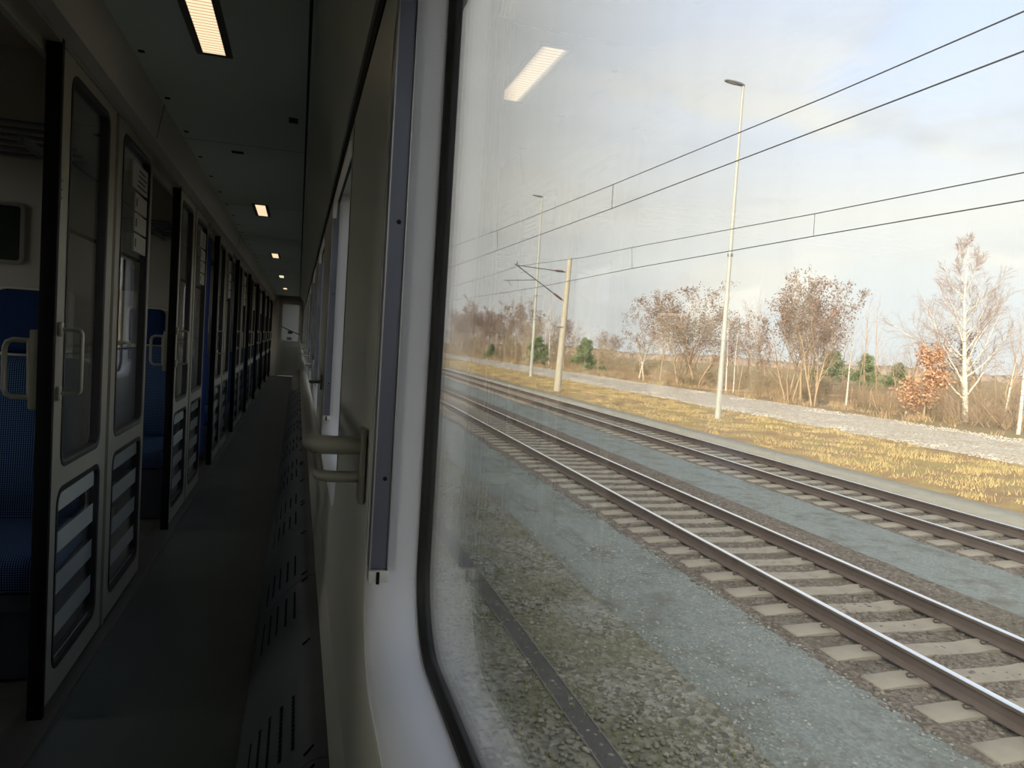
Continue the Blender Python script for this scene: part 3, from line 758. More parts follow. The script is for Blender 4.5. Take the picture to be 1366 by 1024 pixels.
ridge('distant_woods', 300, 360, 260, 20, 3.6, 'low hazy wood line on the horizon at the right', M_wood, 5)

# cable duct beside our own track
b = MB()
cd = b.box(-.09, .09, -10, 60, -1.66, -1.636).build('cable_duct', mat('duct_steel', (.055, .052, .048), .8, metal=.0, var=(.045, .042, .04), vscale=2), loc=(2.22, 0, 0))
tag(cd, 'narrow dark cable duct running through the stony ground beside the coach', 'cable duct')
b = MB(); b.box(.085, .093, -10, 60, -1.66, -1.628).box(-.093, -.085, -10, 60, -1.66, -1.630); b.build('duct_lip', mat('duct_lip', (.15, .145, .13), .6), cd)

# ------------------------------------------------------------------ tracks
M_rust = mat('rail_rust', (.125, .098, .085), .85, var=(.105, .08, .07), vscale=3, spec=.2)
M_shine = mat('rail_polished', (.92, .93, .95), .13, metal=1.0)
M_slp = mat('sleeper_concrete', (.29, .262, .218), .85, var=(.235, .21, .175), vscale=5, bump=.4, bscale=40, spec=.2)
M_clip = mat('clip_rust', (.06, .045, .04), .8)
def rail(x0, lab):
    P1 = [(-.07, -.172), (.07, -.172), (.07, -.160), (.018, -.145), (.009, -.13), (.009, -.050), (.034, -.036), (.036, -.010), (-.036, -.010), (-.034, -.036), (-.009, -.050), (-.009, -.13), (-.018, -.145), (-.07, -.160)]
    b = MB(); b.prism(P1, -12, 300); o = b.build('rail', M_rust, smooth_angle=30)
    b = MB(); b.prism([(-.0365, -.011), (.0365, -.011), (.036, -.004), (.028, 0), (-.028, 0), (-.036, -.004)], -12, 300); b.build('running_surface', M_shine, o, smooth_angle=30)
    o.location = (x0, 0, RZ); o.rotation_euler.z = ANG
    tag(o, lab, 'rail')
rail(5.55, 'nearer rail of the nearer track, brown side and shining top')
rail(7.02, 'farther rail of the nearer track, with a bright shining top')
rail(10.53, 'nearer rail of the farther track, brown with a thin shine')
rail(12.05, 'farther rail of the farther track beside the pale walkway')
def make_sleeper():
    b = MB(); prof_ = [(-1.30, -.205), (1.30, -.205), (1.30, -.03), (1.28, -.012), (.95, 0), (.55, 0), (.35, -.022), (-.35, -.022), (-.55, 0), (-.95, 0), (-1.28, -.012), (-1.30, -.03)]
    w_ = .13
    a_ = [b.bm.verts.new((x, -w_-.01, z)) for x, z in prof_]; c_ = [b.bm.verts.new((x, w_+.01, z)) for x, z in prof_]
    n = len(prof_)
    for i in range(n): b.bm.faces.new((a_[i], a_[(i+1) % n], c_[(i+1) % n], c_[i]))
    b.bm.faces.new(a_[::-1]); b.bm.faces.new(c_)
    bmesh.ops.bevel(b.bm, geom=[e for e in b.bm.edges if e.calc_length() < .3 or abs(e.verts[0].co.y-e.verts[1].co.y) < .001], offset=.012, segments=1, affect='EDGES', clamp_overlap=True)
    o = b.build('sleeper', M_slp, smooth_angle=40)
    for sx in (-.735, .735):
        for sy in (-1, 1):
            b = MB(); b.tube([(sx+sy*.155, 0, .004), (sx+sy*.145, .03, .018), (sx+sy*.10, .045, .022), (sx+sy*.075, 0, .022), (sx+sy*.10, -.045, .022), (sx+sy*.145, -.03, .018), (sx+sy*.155, 0, .004)], .008, 6)
            b.build('rail_clip', M_clip, o)
    return o
sl0 = make_sleeper(); rnd = random.Random(3); n_s = 0
sl_bare = sl0.copy()
def sleepers(xc, y0, count, lab, grp, clips):
    global n_s
    for k_ in range(count):
        if n_s == 0: o = sl0
        elif k_ < clips: o = copy_tree(sl0)
        else: o = sl_bare.copy(); COL.objects.link(o)
        n_s += 1
        y = y0+.60*k_
        o.location = (tx(xc, y)+rnd.uniform(-.02, .02), y, RZ-.176+rnd.uniform(-.003, .001)); o.rotation_euler.z = ANG+rnd.uniform(-.006, .006)
        tag(o, lab, 'railway sleeper', grp)
sleepers(6.285, 2.4, 140, 'pale concrete sleeper half sunk in ballast under the nearer track', 'sleepers of the nearer track', 22)
sleepers(11.29, 5.0, 150, 'pale concrete sleeper in ballast under the farther track', 'sleepers of the farther track', 0)

# ------------------------------------------------------------------ scattered stones and grass (uncountable)
def ico():
    b2 = bmesh.new(); bmesh.ops.create_icosphere(b2, subdivisions=1, radius=1); b2.verts.ensure_lookup_table()
    v = np.array([v_.co[:] for v_ in b2.verts]); f = np.array([[x.index for x in f_.verts] for f_ in b2.faces]); b2.free(); return v, f
IV, IF = ico()
def fast_mesh(name, V, Fc, mtl, smooth=False):
    me = bpy.data.meshes.new(name); k_ = Fc.shape[1]
    me.vertices.add(len(V)); me.vertices.foreach_set('co', V.astype(np.float32).ravel())
    me.loops.add(Fc.size); me.loops.foreach_set('vertex_index', Fc.astype(np.int32).ravel())
    me.polygons.add(len(Fc)); me.polygons.foreach_set('loop_start', np.arange(0, Fc.size, k_, dtype=np.int32)); me.polygons.foreach_set('loop_total', np.full(len(Fc), k_, dtype=np.int32))
    if smooth: me.polygons.foreach_set('use_smooth', [True]*len(Fc))
    me.update(); me.validate()
    for m_ in (mtl if isinstance(mtl, list) else [mtl]): me.materials.append(m_)
    o = bpy.data.objects.new(name, me); COL.objects.link(o); return o
def stones(name, n, xr, yr, z, size, mtl, label, seed, skew=SK, flat=.6, cat='stones', ypow=1.0):
    r = np.random.default_rng(seed)
    u = r.random(n)**ypow
    y = yr[0]+(yr[1]-yr[0])*u; x = r.uniform(xr[0], xr[1], n)+skew*y
    s = size*r.uniform(.5, 1.25, n)
    V = IV[None]*(1+r.uniform(-.28, .28, (n, 12, 1)))*s[:, None, None]*np.array([1, 1, flat])
    a = r.uniform(0, 2*PI, n); c, s_ = np.cos(a)[:, None], np.sin(a)[:, None]
    X = V[..., 0]*c-V[..., 1]*s_; Y = V[..., 0]*s_+V[..., 1]*c
    V = np.stack([X+x[:, None], Y+y[:, None], V[..., 2]+z+s[:, None]*.15], -1).reshape(-1, 3)
    Fc = (IF[None]+12*np.arange(n)[:, None, None]).reshape(-1, 3)
    o = fast_mesh(name, V, Fc, mtl); tag(o, label, cat, kind='stuff'); return o
def stone_mat(name, cols):
    m_ = bpy.data.materials.new(name); m_.use_nodes = True; t = m_.node_tree; b = t.nodes['Principled BSDF']
    g = nn(t, 'ShaderNodeNewGeometry'); c = ramp(t, g.outputs['Random Per Island'], [(i/(len(cols)-1), c_) for i, c_ in enumerate(cols)])
    lk(t, c, b.inputs['Base Color']); b.inputs['Roughness'].default_value = .9; b.inputs['Specular IOR Level'].default_value = .15; return m_
S_bal = stone_mat('stone_brown', [(.10, .08, .065), (.17, .145, .125), (.13, .11, .095), (.24, .215, .19)])
S_blu = stone_mat('stone_bluegrey', [(.20, .21, .19), (.26, .272, .25), (.32, .33, .31), (.17, .165, .14)])
S_nea = stone_mat('stone_mixed', [(.12, .115, .095), (.20, .195, .16), (.16, .165, .12), (.30, .29, .25)])
S_pth = stone_mat('stone_pale', [(.32, .28, .23), (.48, .43, .37), (.60, .55, .48), (.38, .31, .24)])
stones('ballast_stones', 14000, (4.75, 8.2), (2, 42), -1.634, .026, S_bal, 'loose brown ballast stones between the sleepers of the nearer track', 1, ypow=1.5)
stones('ballast_stones', 6500, (9.85, 12.85), (5, 45), -1.634, .026, S_bal, 'loose brown ballast stones around the farther track', 2, ypow=1.4)
stones('gravel_stones', 6000, (3.3, 4.9), (1.5, 30), -1.628, .018, S_blu, 'small grey blue gravel in front of the nearer track', 3, ypow=1.6)
stones('ground_stones', 11000, (.6, 3.7), (.6, 26), -1.648, .024, S_nea, 'loose stones on the mossy ground beside the coach', 4, skew=0, ypow=1.5)
stones('path_stones', 15000, (22, 31.5), (12, 90), -1.60, .042, S_pth, 'pale loose stones on the gravel path', 5, ypow=1.5)
def blades(name, n, xr, yr, z, h, wd, cols, label, seed, skew=SK, clump=0, ypow=1.3, cat='grass'):
    r = np.random.default_rng(seed)
    if clump:
        cn = clump; cu = r.random(cn)**ypow; cy = yr[0]+(yr[1]-yr[0])*cu; cx = r.uniform(xr[0], xr[1], cn)
        i = r.integers(0, cn, n); y = cy[i]+r.normal(0, .22, n); x = np.clip(cx[i]+r.normal(0, .22, n), xr[0], xr[1])+skew*y
        sc_ = r.uniform(.5, 1.25, cn)[i]
    else:
        u = r.random(n)**ypow; y = yr[0]+(yr[1]-yr[0])*u; x = r.uniform(xr[0], xr[1], n)+skew*y; sc_ = np.ones(n)
    hh = h*r.uniform(.4, 1.3, n)*sc_; a = r.uniform(0, 2*PI, n); lx = r.normal(0, .4, n)*hh; ly = r.normal(0, .4, n)*hh
    dx = np.cos(a)*wd; dy = np.sin(a)*wd; zz = np.full(n, z)
    V = np.stack([np.stack([x-dx, y-dy, zz], -1), np.stack([x+dx, y+dy, zz], -1), np.stack([x+lx, y+ly, zz+hh], -1)], 1).reshape(-1, 3)
    o = fast_mesh(name, V, np.arange(3*n).reshape(-1, 3), stone_mat(name+'_colour', cols)); tag(o, label, cat, kind='stuff'); return o
blades('verge_grass', 48000, (14.45, 21.5), (9, 110), -1.60, .13, .012, [(.46, .36, .17), (.54, .42, .22), (.38, .33, .15), (.42, .29, .16), (.58, .48, .28)], 'short golden dry grass blades on the verge', 6, clump=800, ypow=1.5)
blades('field_grass', 70000, (32.2, 62), (14, 190), -1.60, .42, .02, [(.36, .25, .16), (.44, .32, .19), (.30, .26, .13), (.40, .27, .19), (.30, .21, .14)], 'tall withered grass and weeds behind the gravel path', 7, clump=2200, ypow=1.3, skew=0)
blades('ground_moss', 9000, (.8, 3.6), (.8, 22), -1.655, .05, .010, [(.14, .16, .06), (.20, .19, .09), (.12, .12, .06)], 'mossy tufts between the stones beside the coach', 8, clump=260, skew=0)

# ------------------------------------------------------------------ poles and overhead line
M_pole = mat('galvanised_pole', (.38, .385, .36), .5, metal=.0, var=(.35, .355, .33), vscale=4)
M_lhead = mat('lamp_head_grey', (.20, .21, .23), .4, metal=.4)
M_mast = mat('concrete_mast', (.42, .385, .31), .85, var=(.38, .345, .275), vscale=6, bump=.3, bscale=30)
M_wire = mat('wire_dark', (.035, .035, .035), .6)
M_insu = mat('brown_insulator', (.10, .04, .03), .4)
def street_lamp(x, y, h, lab, sc_=1.0):
    root = empty('light_pole', (x, y, -1.62), lab, 'light pole')
    b = MB(); b.tube([(0, 0, -.05), (0, 0, 2.4), (0, 0, 2.41), (0, 0, h)], [.135*sc_, .118*sc_, .105*sc_, .058*sc_], 16); b.build('pole', M_pole, root)
    b = MB(); b.box(-.07, .07, -.14, -.10, .7, 1.15, .01); b.build('access_door', M_pole, root)
    b = MB()
    # head reaching towards the tracks
    L_ = .95; pr = [(-L_, .0, .03), (-L_*.93, .13, .055), (-L_*.5, .17, .09), (-.1, .11, .10), (.06, .06, .07)]
    rings = []
    for px_, hw, ht in pr:
        rings.append([b.bm.verts.new((px_, hw_*max(hw, .02), h+zz+(-px_)*.10)) for hw_, zz in ((-1, .0), (-.75, ht*.8), (0, ht*1.25), (.75, ht*.8), (1, .0), (.6, -.03), (-.6, -.03))])
    for i in range(len(rings)-1):
        for k_ in range(7): b.bm.faces.new((rings[i][k_], rings[i][(k_+1) % 7], rings[i+1][(k_+1) % 7], rings[i+1][k_]))
    b.bm.faces.new(rings[0][::-1]); b.bm.faces.new(rings[-1]); hd = b.build('lamp_head', M_lhead, root, smooth_angle=45)
    b = MB(); b.box(-L_*.85, -.35, -.11, .11, h-.012, h+.0, .004); ln = b.build('lamp_lens', mat('lens_grey', (.35, .36, .36), .2), hd)
    for v in ln.data.vertices: v.co.z += -v.co.x*.10-.028
    b = MB(); b.tube([(0, 0, 7.5), (0, 0, 7.62)], .12*sc_, 12); b.build('collar', M_lhead, root)
    return root
street_lamp(18.74, 30.48, 15.15, 'tall slim light pole with a flat lamp head, nearest the gravel path', 1.05)
street_lamp(20.98, 66.6, 16.6, 'farther slim light pole standing left of the tan mast', 1.25)

mast = empty('catenary_mast', (16.53, 46.5, -1.62), 'tan tapered concrete mast carrying the overhead line of the farther track', 'catenary mast')
b = MB(); b.tube([(0, 0, -.05), (.03, 0, 1.2), (.27, 0, 8.72)], [.235, .225, .15], 20); b.build('mast_shaft', M_mast, mast)
b = MB(); b.box(-.19, .19, -.19, .19, 4.22, 4.26, .0); b.build('mast_band', M_alud, mast)
def mp3(p): return Vector(p)-Vector((16.53, 46.5, -1.62))
A = (16.62, 46.5, 6.20); T = (13.26, 46.5, 6.36); Bm = (16.60, 46.5, 4.30)
b = MB(); b.tube([mp3(T), mp3((15.9, 46.5, 6.24)), mp3((16.0, 46.5, 6.235))], .028, 8); b.tube([mp3((16.45, 46.5, 6.215)), mp3(A)], .028, 8); b.build('top_tube', M_alud, mast)
b = MB(); b.tube([mp3((15.85, 46.5, 6.24)), mp3((16.45, 46.5, 6.215))], .055, 10)
for q in range(5): v0 = mp3((15.92+q*.1, 46.5, 6.236)); b.tube([v0, v0+Vector((.03, 0, -.001))], .085, 12)
b.build('insulator', M_insu, mast)
D0 = Vector(T)+Vector((-.15, 0, .07)); dv = (Vector(Bm)-Vector(T))
b = MB(); b.tube([mp3(D0), mp3(Vector(T)+dv*.80)], .035, 8); b.tube([mp3(Vector(T)+dv*.94), mp3(Vector(Bm)+Vector((.0, 0, .0)))], .035, 8); b.build('diagonal_tube', M_alud, mast)
b = MB(); b.tube([mp3(Vector(T)+dv*.78), mp3(Vector(T)+dv*.95)], .055, 10)
for q in range(5): v0 = mp3(Vector(T)+dv*(.80+q*.03)); b.tube([v0, v0+dv.normalized()*.03], .085, 12)
b.build('insulator', M_insu, mast)
S0 = Vector((12.48, 46.5, 5.32)); S1 = Vector(T)+dv*.40
b = MB(); b.tube([mp3(S0), mp3(S1)], .024, 8); b.tube([mp3(S0+Vector((.25, 0, -.03))), mp3((12.95, 46.5, 5.02))], .015, 6); b.tube([mp3(Vector(T)+Vector((.02, 0, 0))), mp3(Vector(T)+Vector((-.02, 0, .22)))], .04, 8); b.build('steady_arm', M_alud, mast)

def overhead(lab, contact, messenger, drops, r1, r2):
    root = empty('overhead_line', contact[0], lab, 'overhead line'); o3 = Vector(contact[0])
    b = MB(); b.tube([Vector(p)-o3 for p in contact], r1, 6); b.build('contact_wire', M_wire, root)
    b = MB(); b.tube([Vector(p)-o3 for p in messenger], r2, 6); b.build('messenger_wire', M_wire, root)
    for p, q in drops:
        b = MB(); b.tube([Vector(p)-o3, Vector(q)-o3], .007, 5); b.build('dropper', M_wire, root)
def cray(px, py):
    d = F + (px-683)/1000*RR - (py-512)/1000*UU; return d
def at_x(px, py, x0):                        # point over a track line x = x0 + SK*y
    d = cray(px, py); t_ = x0/(d.x-SK*d.y); return Vector((0, 0, CAMZ))+d*t_
def line_pts(pts, x0): return [at_x(px, py, x0) for px, py in pts]
W1 = line_pts([(1366, 68), (1100, 170), (816, 278), (663, 334), (597, 358)], 5.95)
W1 = [W1[0]+(W1[0]-W1[1])*3] + W1 + [W1[-1]+(W1[-1]-W1[-2])*1.2]
C1 = line_pts([(1366, 15), (1100, 130), (818, 246), (664, 307), (600, 330)], 5.95)
C1 = [C1[0]+(C1[0]-C1[1])*3] + C1 + [C1[-1]+(C1[-1]-C1[-2])*1.2]
overhead('overhead wires above the nearer track, the upper and thicker pair', W1, C1, [(W1[3], C1[3]), (W1[4], C1[4])], .0085, .008)
W2 = line_pts([(1366, 267), (1085, 315), (843, 358), (718, 383), (640, 395), (605, 400)], 11.5)
W2 = [W2[0]+(W2[0]-W2[1])*1.5] + W2
C2 = line_pts([(1366, 230), (1087, 285), (843, 330), (780, 343), (690, 355), (655, 367), (605, 382)], 11.5)
C2 = [C2[0]+(C2[0]-C2[1])*1.5] + C2
overhead('overhead wires above the farther track, the lower pair held by the tan mast', W2, C2, [(W2[2], C2[2]), (W2[3], C2[3])], .012, .011)

# ------------------------------------------------------------------ trees
def norm(v): return v/np.linalg.norm(v)
class Tree:
    def __init__(s, seed): s.r = np.random.default_rng(seed); s.V = []; s.F = []; s.n = 0; s.tips = []; s.V2 = []; s.F2 = []; s.n2 = 0
    def seg_tube(s, P, R, k, fine):
        V, Fl = (s.V2, s.F2) if fine else (s.V, s.F)
        n0 = s.n2 if fine else s.n
        P = np.array(P); m_ = len(P); prev = None; ring = []
        for i in range(m_):
            d = norm(P[min(i+1, m_-1)]-P[max(i-1, 0)])
            a = np.cross(d, [0.31, .95, .05]); a = norm(a); b_ = np.cross(d, a)
            an = np.arange(k)*2*PI/k
            ring.append(P[i]+R[i]*(np.cos(an)[:, None]*a+np.sin(an)[:, None]*b_))
        V.append(np.concatenate(ring))
        for i in range(m_-1):
            for q in range(k):
                a0 = n0+i*k+q; a1 = n0+i*k+(q+1) % k; Fl.append((a0, a1, a1+k, a0+k))
        if fine: s.n2 += m_*k
        else: s.n += m_*k
    def grow(s, p, d, L, r, lev, spec):
        sp = spec[lev]; k = max(3, int(sp.get('segs', 5))); P = [p]; R = [r]
        step = L/k; dd = norm(np.array(d, float))
        for i in range(k):
            dd = norm(dd + s.r.normal(0, sp.get('wob', .12), 3) + np.array([0, 0, sp.get('up', .05)]))
            P.append(P[-1]+dd*step); R.append(r*(1-(i+1)/k*sp.get('taper', .85)))
        s.seg_tube(P, R, sp.get('sides', 4), sp.get('fine', False))
        if lev+1 < len(spec):
            nc = int(sp['kids']*s.r.uniform(.8, 1.2)+.5); t0 = sp.get('start', .25)
            for c in range(nc):
                t = t0+(1-t0)*((c+s.r.uniform(0, 1))/nc)**sp.get('dist', 1.0); f = t*k; i = min(int(f), k-1); u = f-i
                q = P[i]*(1-u)+P[i+1]*u; ax = norm(P[i+1]-P[i])
                az = s.r.uniform(0, 2*PI); o1 = norm(np.cross(ax, [.3, .2, .9] if abs(ax[2]) < .9 else [1, .1, 0])); o2 = np.cross(ax, o1)
                ang = sp.get('ang', .7)*s.r.uniform(.7, 1.25)
                nd = ax*math.cos(ang)+(o1*math.cos(az)+o2*math.sin(az))*math.sin(ang)
                shape = sp.get('shape', lambda t_: 1-.55*t_)(t)
                rr_ = max(sp.get('rmin', .006), (R[i]*(1-u)+R[i+1]*u)*sp.get('rk', .5))
                s.grow(q, nd, L*sp.get('lk', .5)*shape*s.r.uniform(.75, 1.2), rr_, lev+1, spec)
        if lev >= len(spec)-1: s.tips += [P[-1], P[len(P)//2]]
        return P
    def objs(s, name, mt, mf, parent=None, nm='trunk'):
        o = fast_mesh(name, np.concatenate(s.V), np.array(s.F), mt, True)
        if s.V2:
            o2 = fast_mesh('twigs', np.concatenate(s.V2), np.array(s.F2), mf, False); o2.parent = o
        return o
    def leaves(s, o, n, size, mt, spread, nm='leaves', frac=1.0):
        tips = np.array(s.tips)
        if frac < 1: tips = tips[s.r.random(len(tips)) < frac]
        i = s.r.integers(0, len(tips), n); c = tips[i]+s.r.normal(0, spread, (n, 3))
        u = s.r.normal(size=(n, 3)); u /= np.linalg.norm(u, axis=1)[:, None]; v = np.cross(u, s.r.normal(size=(n, 3))); v /= np.linalg.norm(v, axis=1)[:, None]
        sz = size*s.r.uniform(.6, 1.3, n)[:, None]
        V = np.stack([c-u*sz, c+v*sz*.55, c+u*sz, c-v*sz*.55], 1).reshape(-1, 3)
        o2 = fast_mesh(nm, V, np.arange(4*n).reshape(-1, 4), mt); o2.parent = o; return o2
def birch_bark():
    m_ = bpy.data.materials.new('birch_bark'); m_.use_nodes = True; t = m_.node_tree; b = t.nodes['Principled BSDF']
    tcn = nn(t, 'ShaderNodeTexCoord'); mp_ = nn(t, 'ShaderNodeMapping'); mp_.inputs['Scale'].default_value = (1, 1, 5); lk(t, tcn.outputs['Object'], mp_.inputs[0])
    n = nn(t, 'ShaderNodeTexNoise'); n.inputs['Scale'].default_value = 3; n.inputs['Detail'].default_value = 4; lk(t, mp_.outputs[0], n.inputs['Vector'])
    lk(t, ramp(t, n.outputs['Fac'], [(.36, (.16, .13, .11)), (.44, (.60, .55, .47)), (.8, (.72, .66, .56))]), b.inputs['Base Color']); b.inputs['Roughness'].default_value = .8; return m_
M_birch = birch_bark()
M_tw_p = mat('twig_purple', (.40, .31, .28), .9, spec=.1)
M_tw_b = mat('twig_brown', (.36, .27, .19), .9, spec=.1)
M_bark = mat('bark_tan', (.42, .32, .22), .9, spec=.1, var=(.34, .25, .17), vscale=4)
L_brn = stone_mat('leaf_dull_brown', [(.20, .145, .125), (.26, .185, .15), (.17, .13, .115), (.30, .21, .165)])
L_cop = stone_mat('leaf_copper', [(.44, .25, .15), (.52, .32, .20), (.36, .20, .13), (.58, .38, .25)])
L_grn = stone_mat('needle_green', [(.16, .22, .11), (.22, .28, .13), (.12, .17, .10), (.28, .33, .17)])
L_olv = stone_mat('leaf_olive', [(.27, .24, .14), (.33, .28, .17), (.22, .19, .12), (.36, .27, .18)])

BIRCH = [dict(segs=12, wob=.035, up=.04, taper=.92, sides=8, kids=36, start=.12, ang=.82, lk=.50, rk=.42, shape=lambda t: (1.0-.78*t) if t > .3 else .95),
         dict(segs=7, wob=.10, up=.10, taper=.9, sides=5, kids=14, start=.30, ang=.6, lk=.42, rk=.40, rmin=.010),
         dict(segs=4, wob=.14, up=-.02, taper=.6, sides=3, kids=8, start=.1, ang=.55, lk=.6, rk=.6, rmin=.008, fine=True),
         dict(segs=3, wob=.16, up=-.06, taper=.7, sides=3, fine=True)]
SLIM = [dict(segs=9, wob=.04, up=.04, taper=.92, sides=6, kids=16, start=.35, ang=.5, lk=.32, rk=.35),
        dict(segs=5, wob=.10, up=.10, taper=.9, sides=3, kids=8, start=.15, ang=.5, lk=.45, rk=.5, fine=True),
        dict(segs=3, wob=.14, up=.02, taper=.8, sides=3, fine=True)]
ALDER = [dict(segs=8, wob=.08, up=.03, taper=.85, sides=6, kids=14, start=.20, ang=.66, lk=.66, rk=.5, shape=lambda t: 1.05-.5*t),
         dict(segs=6, wob=.10, up=.09, taper=.88, sides=4, kids=9, start=.25, ang=.55, lk=.45, rk=.5),
         dict(segs=4, wob=.14, up=.05, taper=.8, sides=3, kids=5, start=.2, ang=.6, lk=.5, rk=.6, fine=True),
         dict(segs=3, wob=.16, up=.02, taper=.7, sides=3, fine=True)]
BUSH = [dict(segs=5, wob=.12, up=.05, taper=.8, sides=3, kids=9, start=.15, ang=.6, lk=.55, rk=.6, fine=False),
        dict(segs=4, wob=.16, up=.05, taper=.8, sides=3, kids=5, start=.15, ang=.6, lk=.5, rk=.6, fine=True),
        dict(segs=3, wob=.18, up=.02, taper=.7, sides=3, fine=True)]
def mk(kind, seed):
    t = Tree(seed)
    z = np.array([0., 0, -.1])
    if kind == 'birch_big':
        t.grow(z, (.03, .02, 1), 10.9, .19, 0, BIRCH); o = t.objs('birch_tree', M_birch, M_tw_p)
    elif kind == 'birch':
        t.grow(z, (.02, .01, 1), 8.5, .10, 0, SLIM); o = t.objs('birch_tree', M_birch, M_tw_p)
    elif kind == 'birch_leafy':
        t.grow(z, (-.04, .01, 1), 8.5, .11, 0, ALDER); o = t.objs('birch_tree', M_birch, M_tw_b); t.leaves(o, 1300, .09, L_brn, .13, frac=.6)
    elif kind == 'slim':
        t.grow(z, (.0, .02, 1), 8, .07, 0, SLIM); o = t.objs('bare_tree', M_bark, M_tw_p)
    elif kind == 'bare':
        t.grow(z, (.02, .02, 1), 8.5, .12, 0, ALDER); o = t.objs('bare_tree', M_bark, M_tw_p)
    elif kind == 'alder':
        for q in range(4):
            a = q*PI/2+t.r.uniform(-.4, .4); t.grow(z+np.array([math.cos(a)*.25, math.sin(a)*.25, 0]), (math.cos(a)*.30, math.sin(a)*.30, 1), 8*t.r.uniform(.75, 1.05), .085, 0, ALDER)
        o = t.objs('leafy_tree', M_bark, M_tw_b); t.leaves(o, 4200, .095, L_brn, .16, frac=.42)
    elif kind == 'alder1':
        t.grow(z, (.05, 0, 1), 8.3, .12, 0, ALDER); o = t.objs('leafy_tree', M_bark, M_tw_b); t.leaves(o, 2000, .095, L_brn, .15, frac=.5)
    elif kind == 'oak':
        t.grow(z, (.02, 0, 1), 3.6, .07, 0, [dict(segs=6, wob=.015, up=.12, taper=.85, sides=5, kids=28, start=.04, ang=1.15, lk=.5, rk=.4, shape=lambda t_: .95-.72*t_)]+BUSH[1:]); o = t.objs('copper_oak', M_bark, M_tw_b); t.leaves(o, 3000, .08, L_cop, .16)
    elif kind == 'pine':
        t.grow(z, (0, 0, 1), 4.0, .07, 0, [dict(segs=6, wob=.012, up=.12, taper=.9, sides=5, kids=40, start=.06, ang=1.2, lk=.42, rk=.3, shape=lambda t_: 1-.88*t_)]+BUSH[1:]); o = t.objs('pine_tree', M_bark, M_tw_b); t.leaves(o, 9000, .075, L_grn, .10, nm='needles')
    elif kind == 'shrub':
        for q in range(7):
            a = q*.9+t.r.uniform(-.3, .3); t.grow(z+np.array([math.cos(a)*.3, math.sin(a)*.3, 0]), (math.cos(a)*.6, math.sin(a)*.6, 1), 2.1*t.r.uniform(.6, 1.1), .022, 0, BUSH)
        o = t.objs('shrub', M_tw_b, M_tw_b)
    elif kind == 'olive':
        for q in range(8):
            a = q*.8; t.grow(z+np.array([math.cos(a)*.3, math.sin(a)*.3, 0]), (math.cos(a)*.7, math.sin(a)*.7, 1), 2.0*t.r.uniform(.6, 1.1), .02, 0, BUSH)
        o = t.objs('shrub', M_tw_b, M_tw_b); t.leaves(o, 1900, .05, L_olv, .14)
    zs = [v.co.z for v in o.data.vertices]; o['h'] = max(zs)
    return o
KINDS = {}
def proto_tree(kind, seed):
    key = (kind, seed)
    if key not in KINDS: KINDS[key] = [mk(kind, seed), 0]
    e = KINDS[key]; e[1] += 1
    if e[1] == 1: return e[0]
    return copy_tree(e[0])
def on_ground(px, py, z=-1.6):
    d = cray(px, py); t_ = (z-CAMZ)/d.z; return Vector((0, 0, CAMZ))+d*t_
def place_at(px, dist_x, z=-1.6):            # point on the ground in the direction px at lateral distance
    lo, hi = 440.0, 700.0
    for _ in range(40):
        mid = (lo+hi)/2; g = on_ground(px, mid) if cray(px, mid).z < -1e-5 else None
        if g is None or g.x > dist_x: lo = mid
        else: hi = mid
    return on_ground(px, hi)
def height_to(g, px, py):                    # height above the ground at g of the ray through (px,py)
    d = cray(px, py); t_ = g.y/d.y; return CAMZ+d.z*t_-g.z
_rt = random.Random(11)
def tree(kind, seed, px, py, top, label, cat='tree', x=None, grp=None, lean=(0, 0), wide=1.0, name=None):
    g = on_ground(px, py) if x is None else place_at(px, x)
    h = height_to(g, px, top); o = proto_tree(kind, seed); s = h/o['h']
    o.location = g; o.scale = (s*wide, s*wide, s); o.rotation_euler = (lean[0], lean[1], _rt.uniform(0, 6.28))
    tag(o, label, cat, grp); return o
G1 = 'trees at the left behind the path'; G2 = 'trees behind the gravel path'
big = tree('birch_big', 1, 1287, 563, 306, 'tall leaning birch with white trunk and bare purple twigs, at the right', grp=None)
big.rotation_euler = (0, math.radians(3.5), .9)
tree('oak', 2, 1232, 560, 468, 'small oak still covered in copper leaves, left of the tall birch', 'tree', wide=1.0)
# left cluster
tree('alder', 3, 612, 474, 405, 'brown-leaved tree at the left window edge of the row', x=39, grp=G1)
tree('alder', 4, 648, 478, 399, 'tall brown-leaved tree, second of the row at the left', x=38, grp=G1)
tree('alder', 3, 668, 480, 404, 'spreading brown-leaved tree in the middle of the left row', x=40, grp=G1)
tree('alder1', 5, 688, 484, 400, 'single-stemmed brown-leaved tree left of the farther light pole', x=37.5, grp=G1)
tree('alder', 18, 628, 476, 404, 'brown-leaved tree, second from the left window edge', x=37, grp=G1)
tree('alder', 14, 704, 486, 408, 'brown-leaved tree just left of the farther light pole', x=38.5, grp=G1)
tree('bare', 6, 632, 476, 415, 'thin bare tree between the brown-leaved trees at the left', x=41, grp=G1)
tree('bare', 7, 600, 474, 412, 'bare tree hard against the window edge at the left', x=44, grp=G1)
tree('slim', 8, 660, 482, 430, 'slim pale stem in front of the left row', x=35, grp=G1)
tree('slim', 8, 642, 480, 432, 'slim pale stem leaning in front of the left row', x=35.5, grp=G1)
tree('birch', 9, 732, 492, 394, 'slender white birch between light pole and tan mast', x=38, grp=G1)
tree('bare', 6, 722, 490, 412, 'bare reddish tree behind the farther light pole', x=42, grp=G1)
tree('alder1', 10, 752, 495, 425, 'reddish low tree behind the tan mast', x=37, grp=G1, wide=1.3)
tree('bare', 7, 765, 492, 430, 'fine bare tree right of the tan mast', x=45, grp=G1)
tree('pine', 11, 716, 488, 450, 'green young pine beside the farther light pole', 'pine', wide=1.3, grp='young pines')
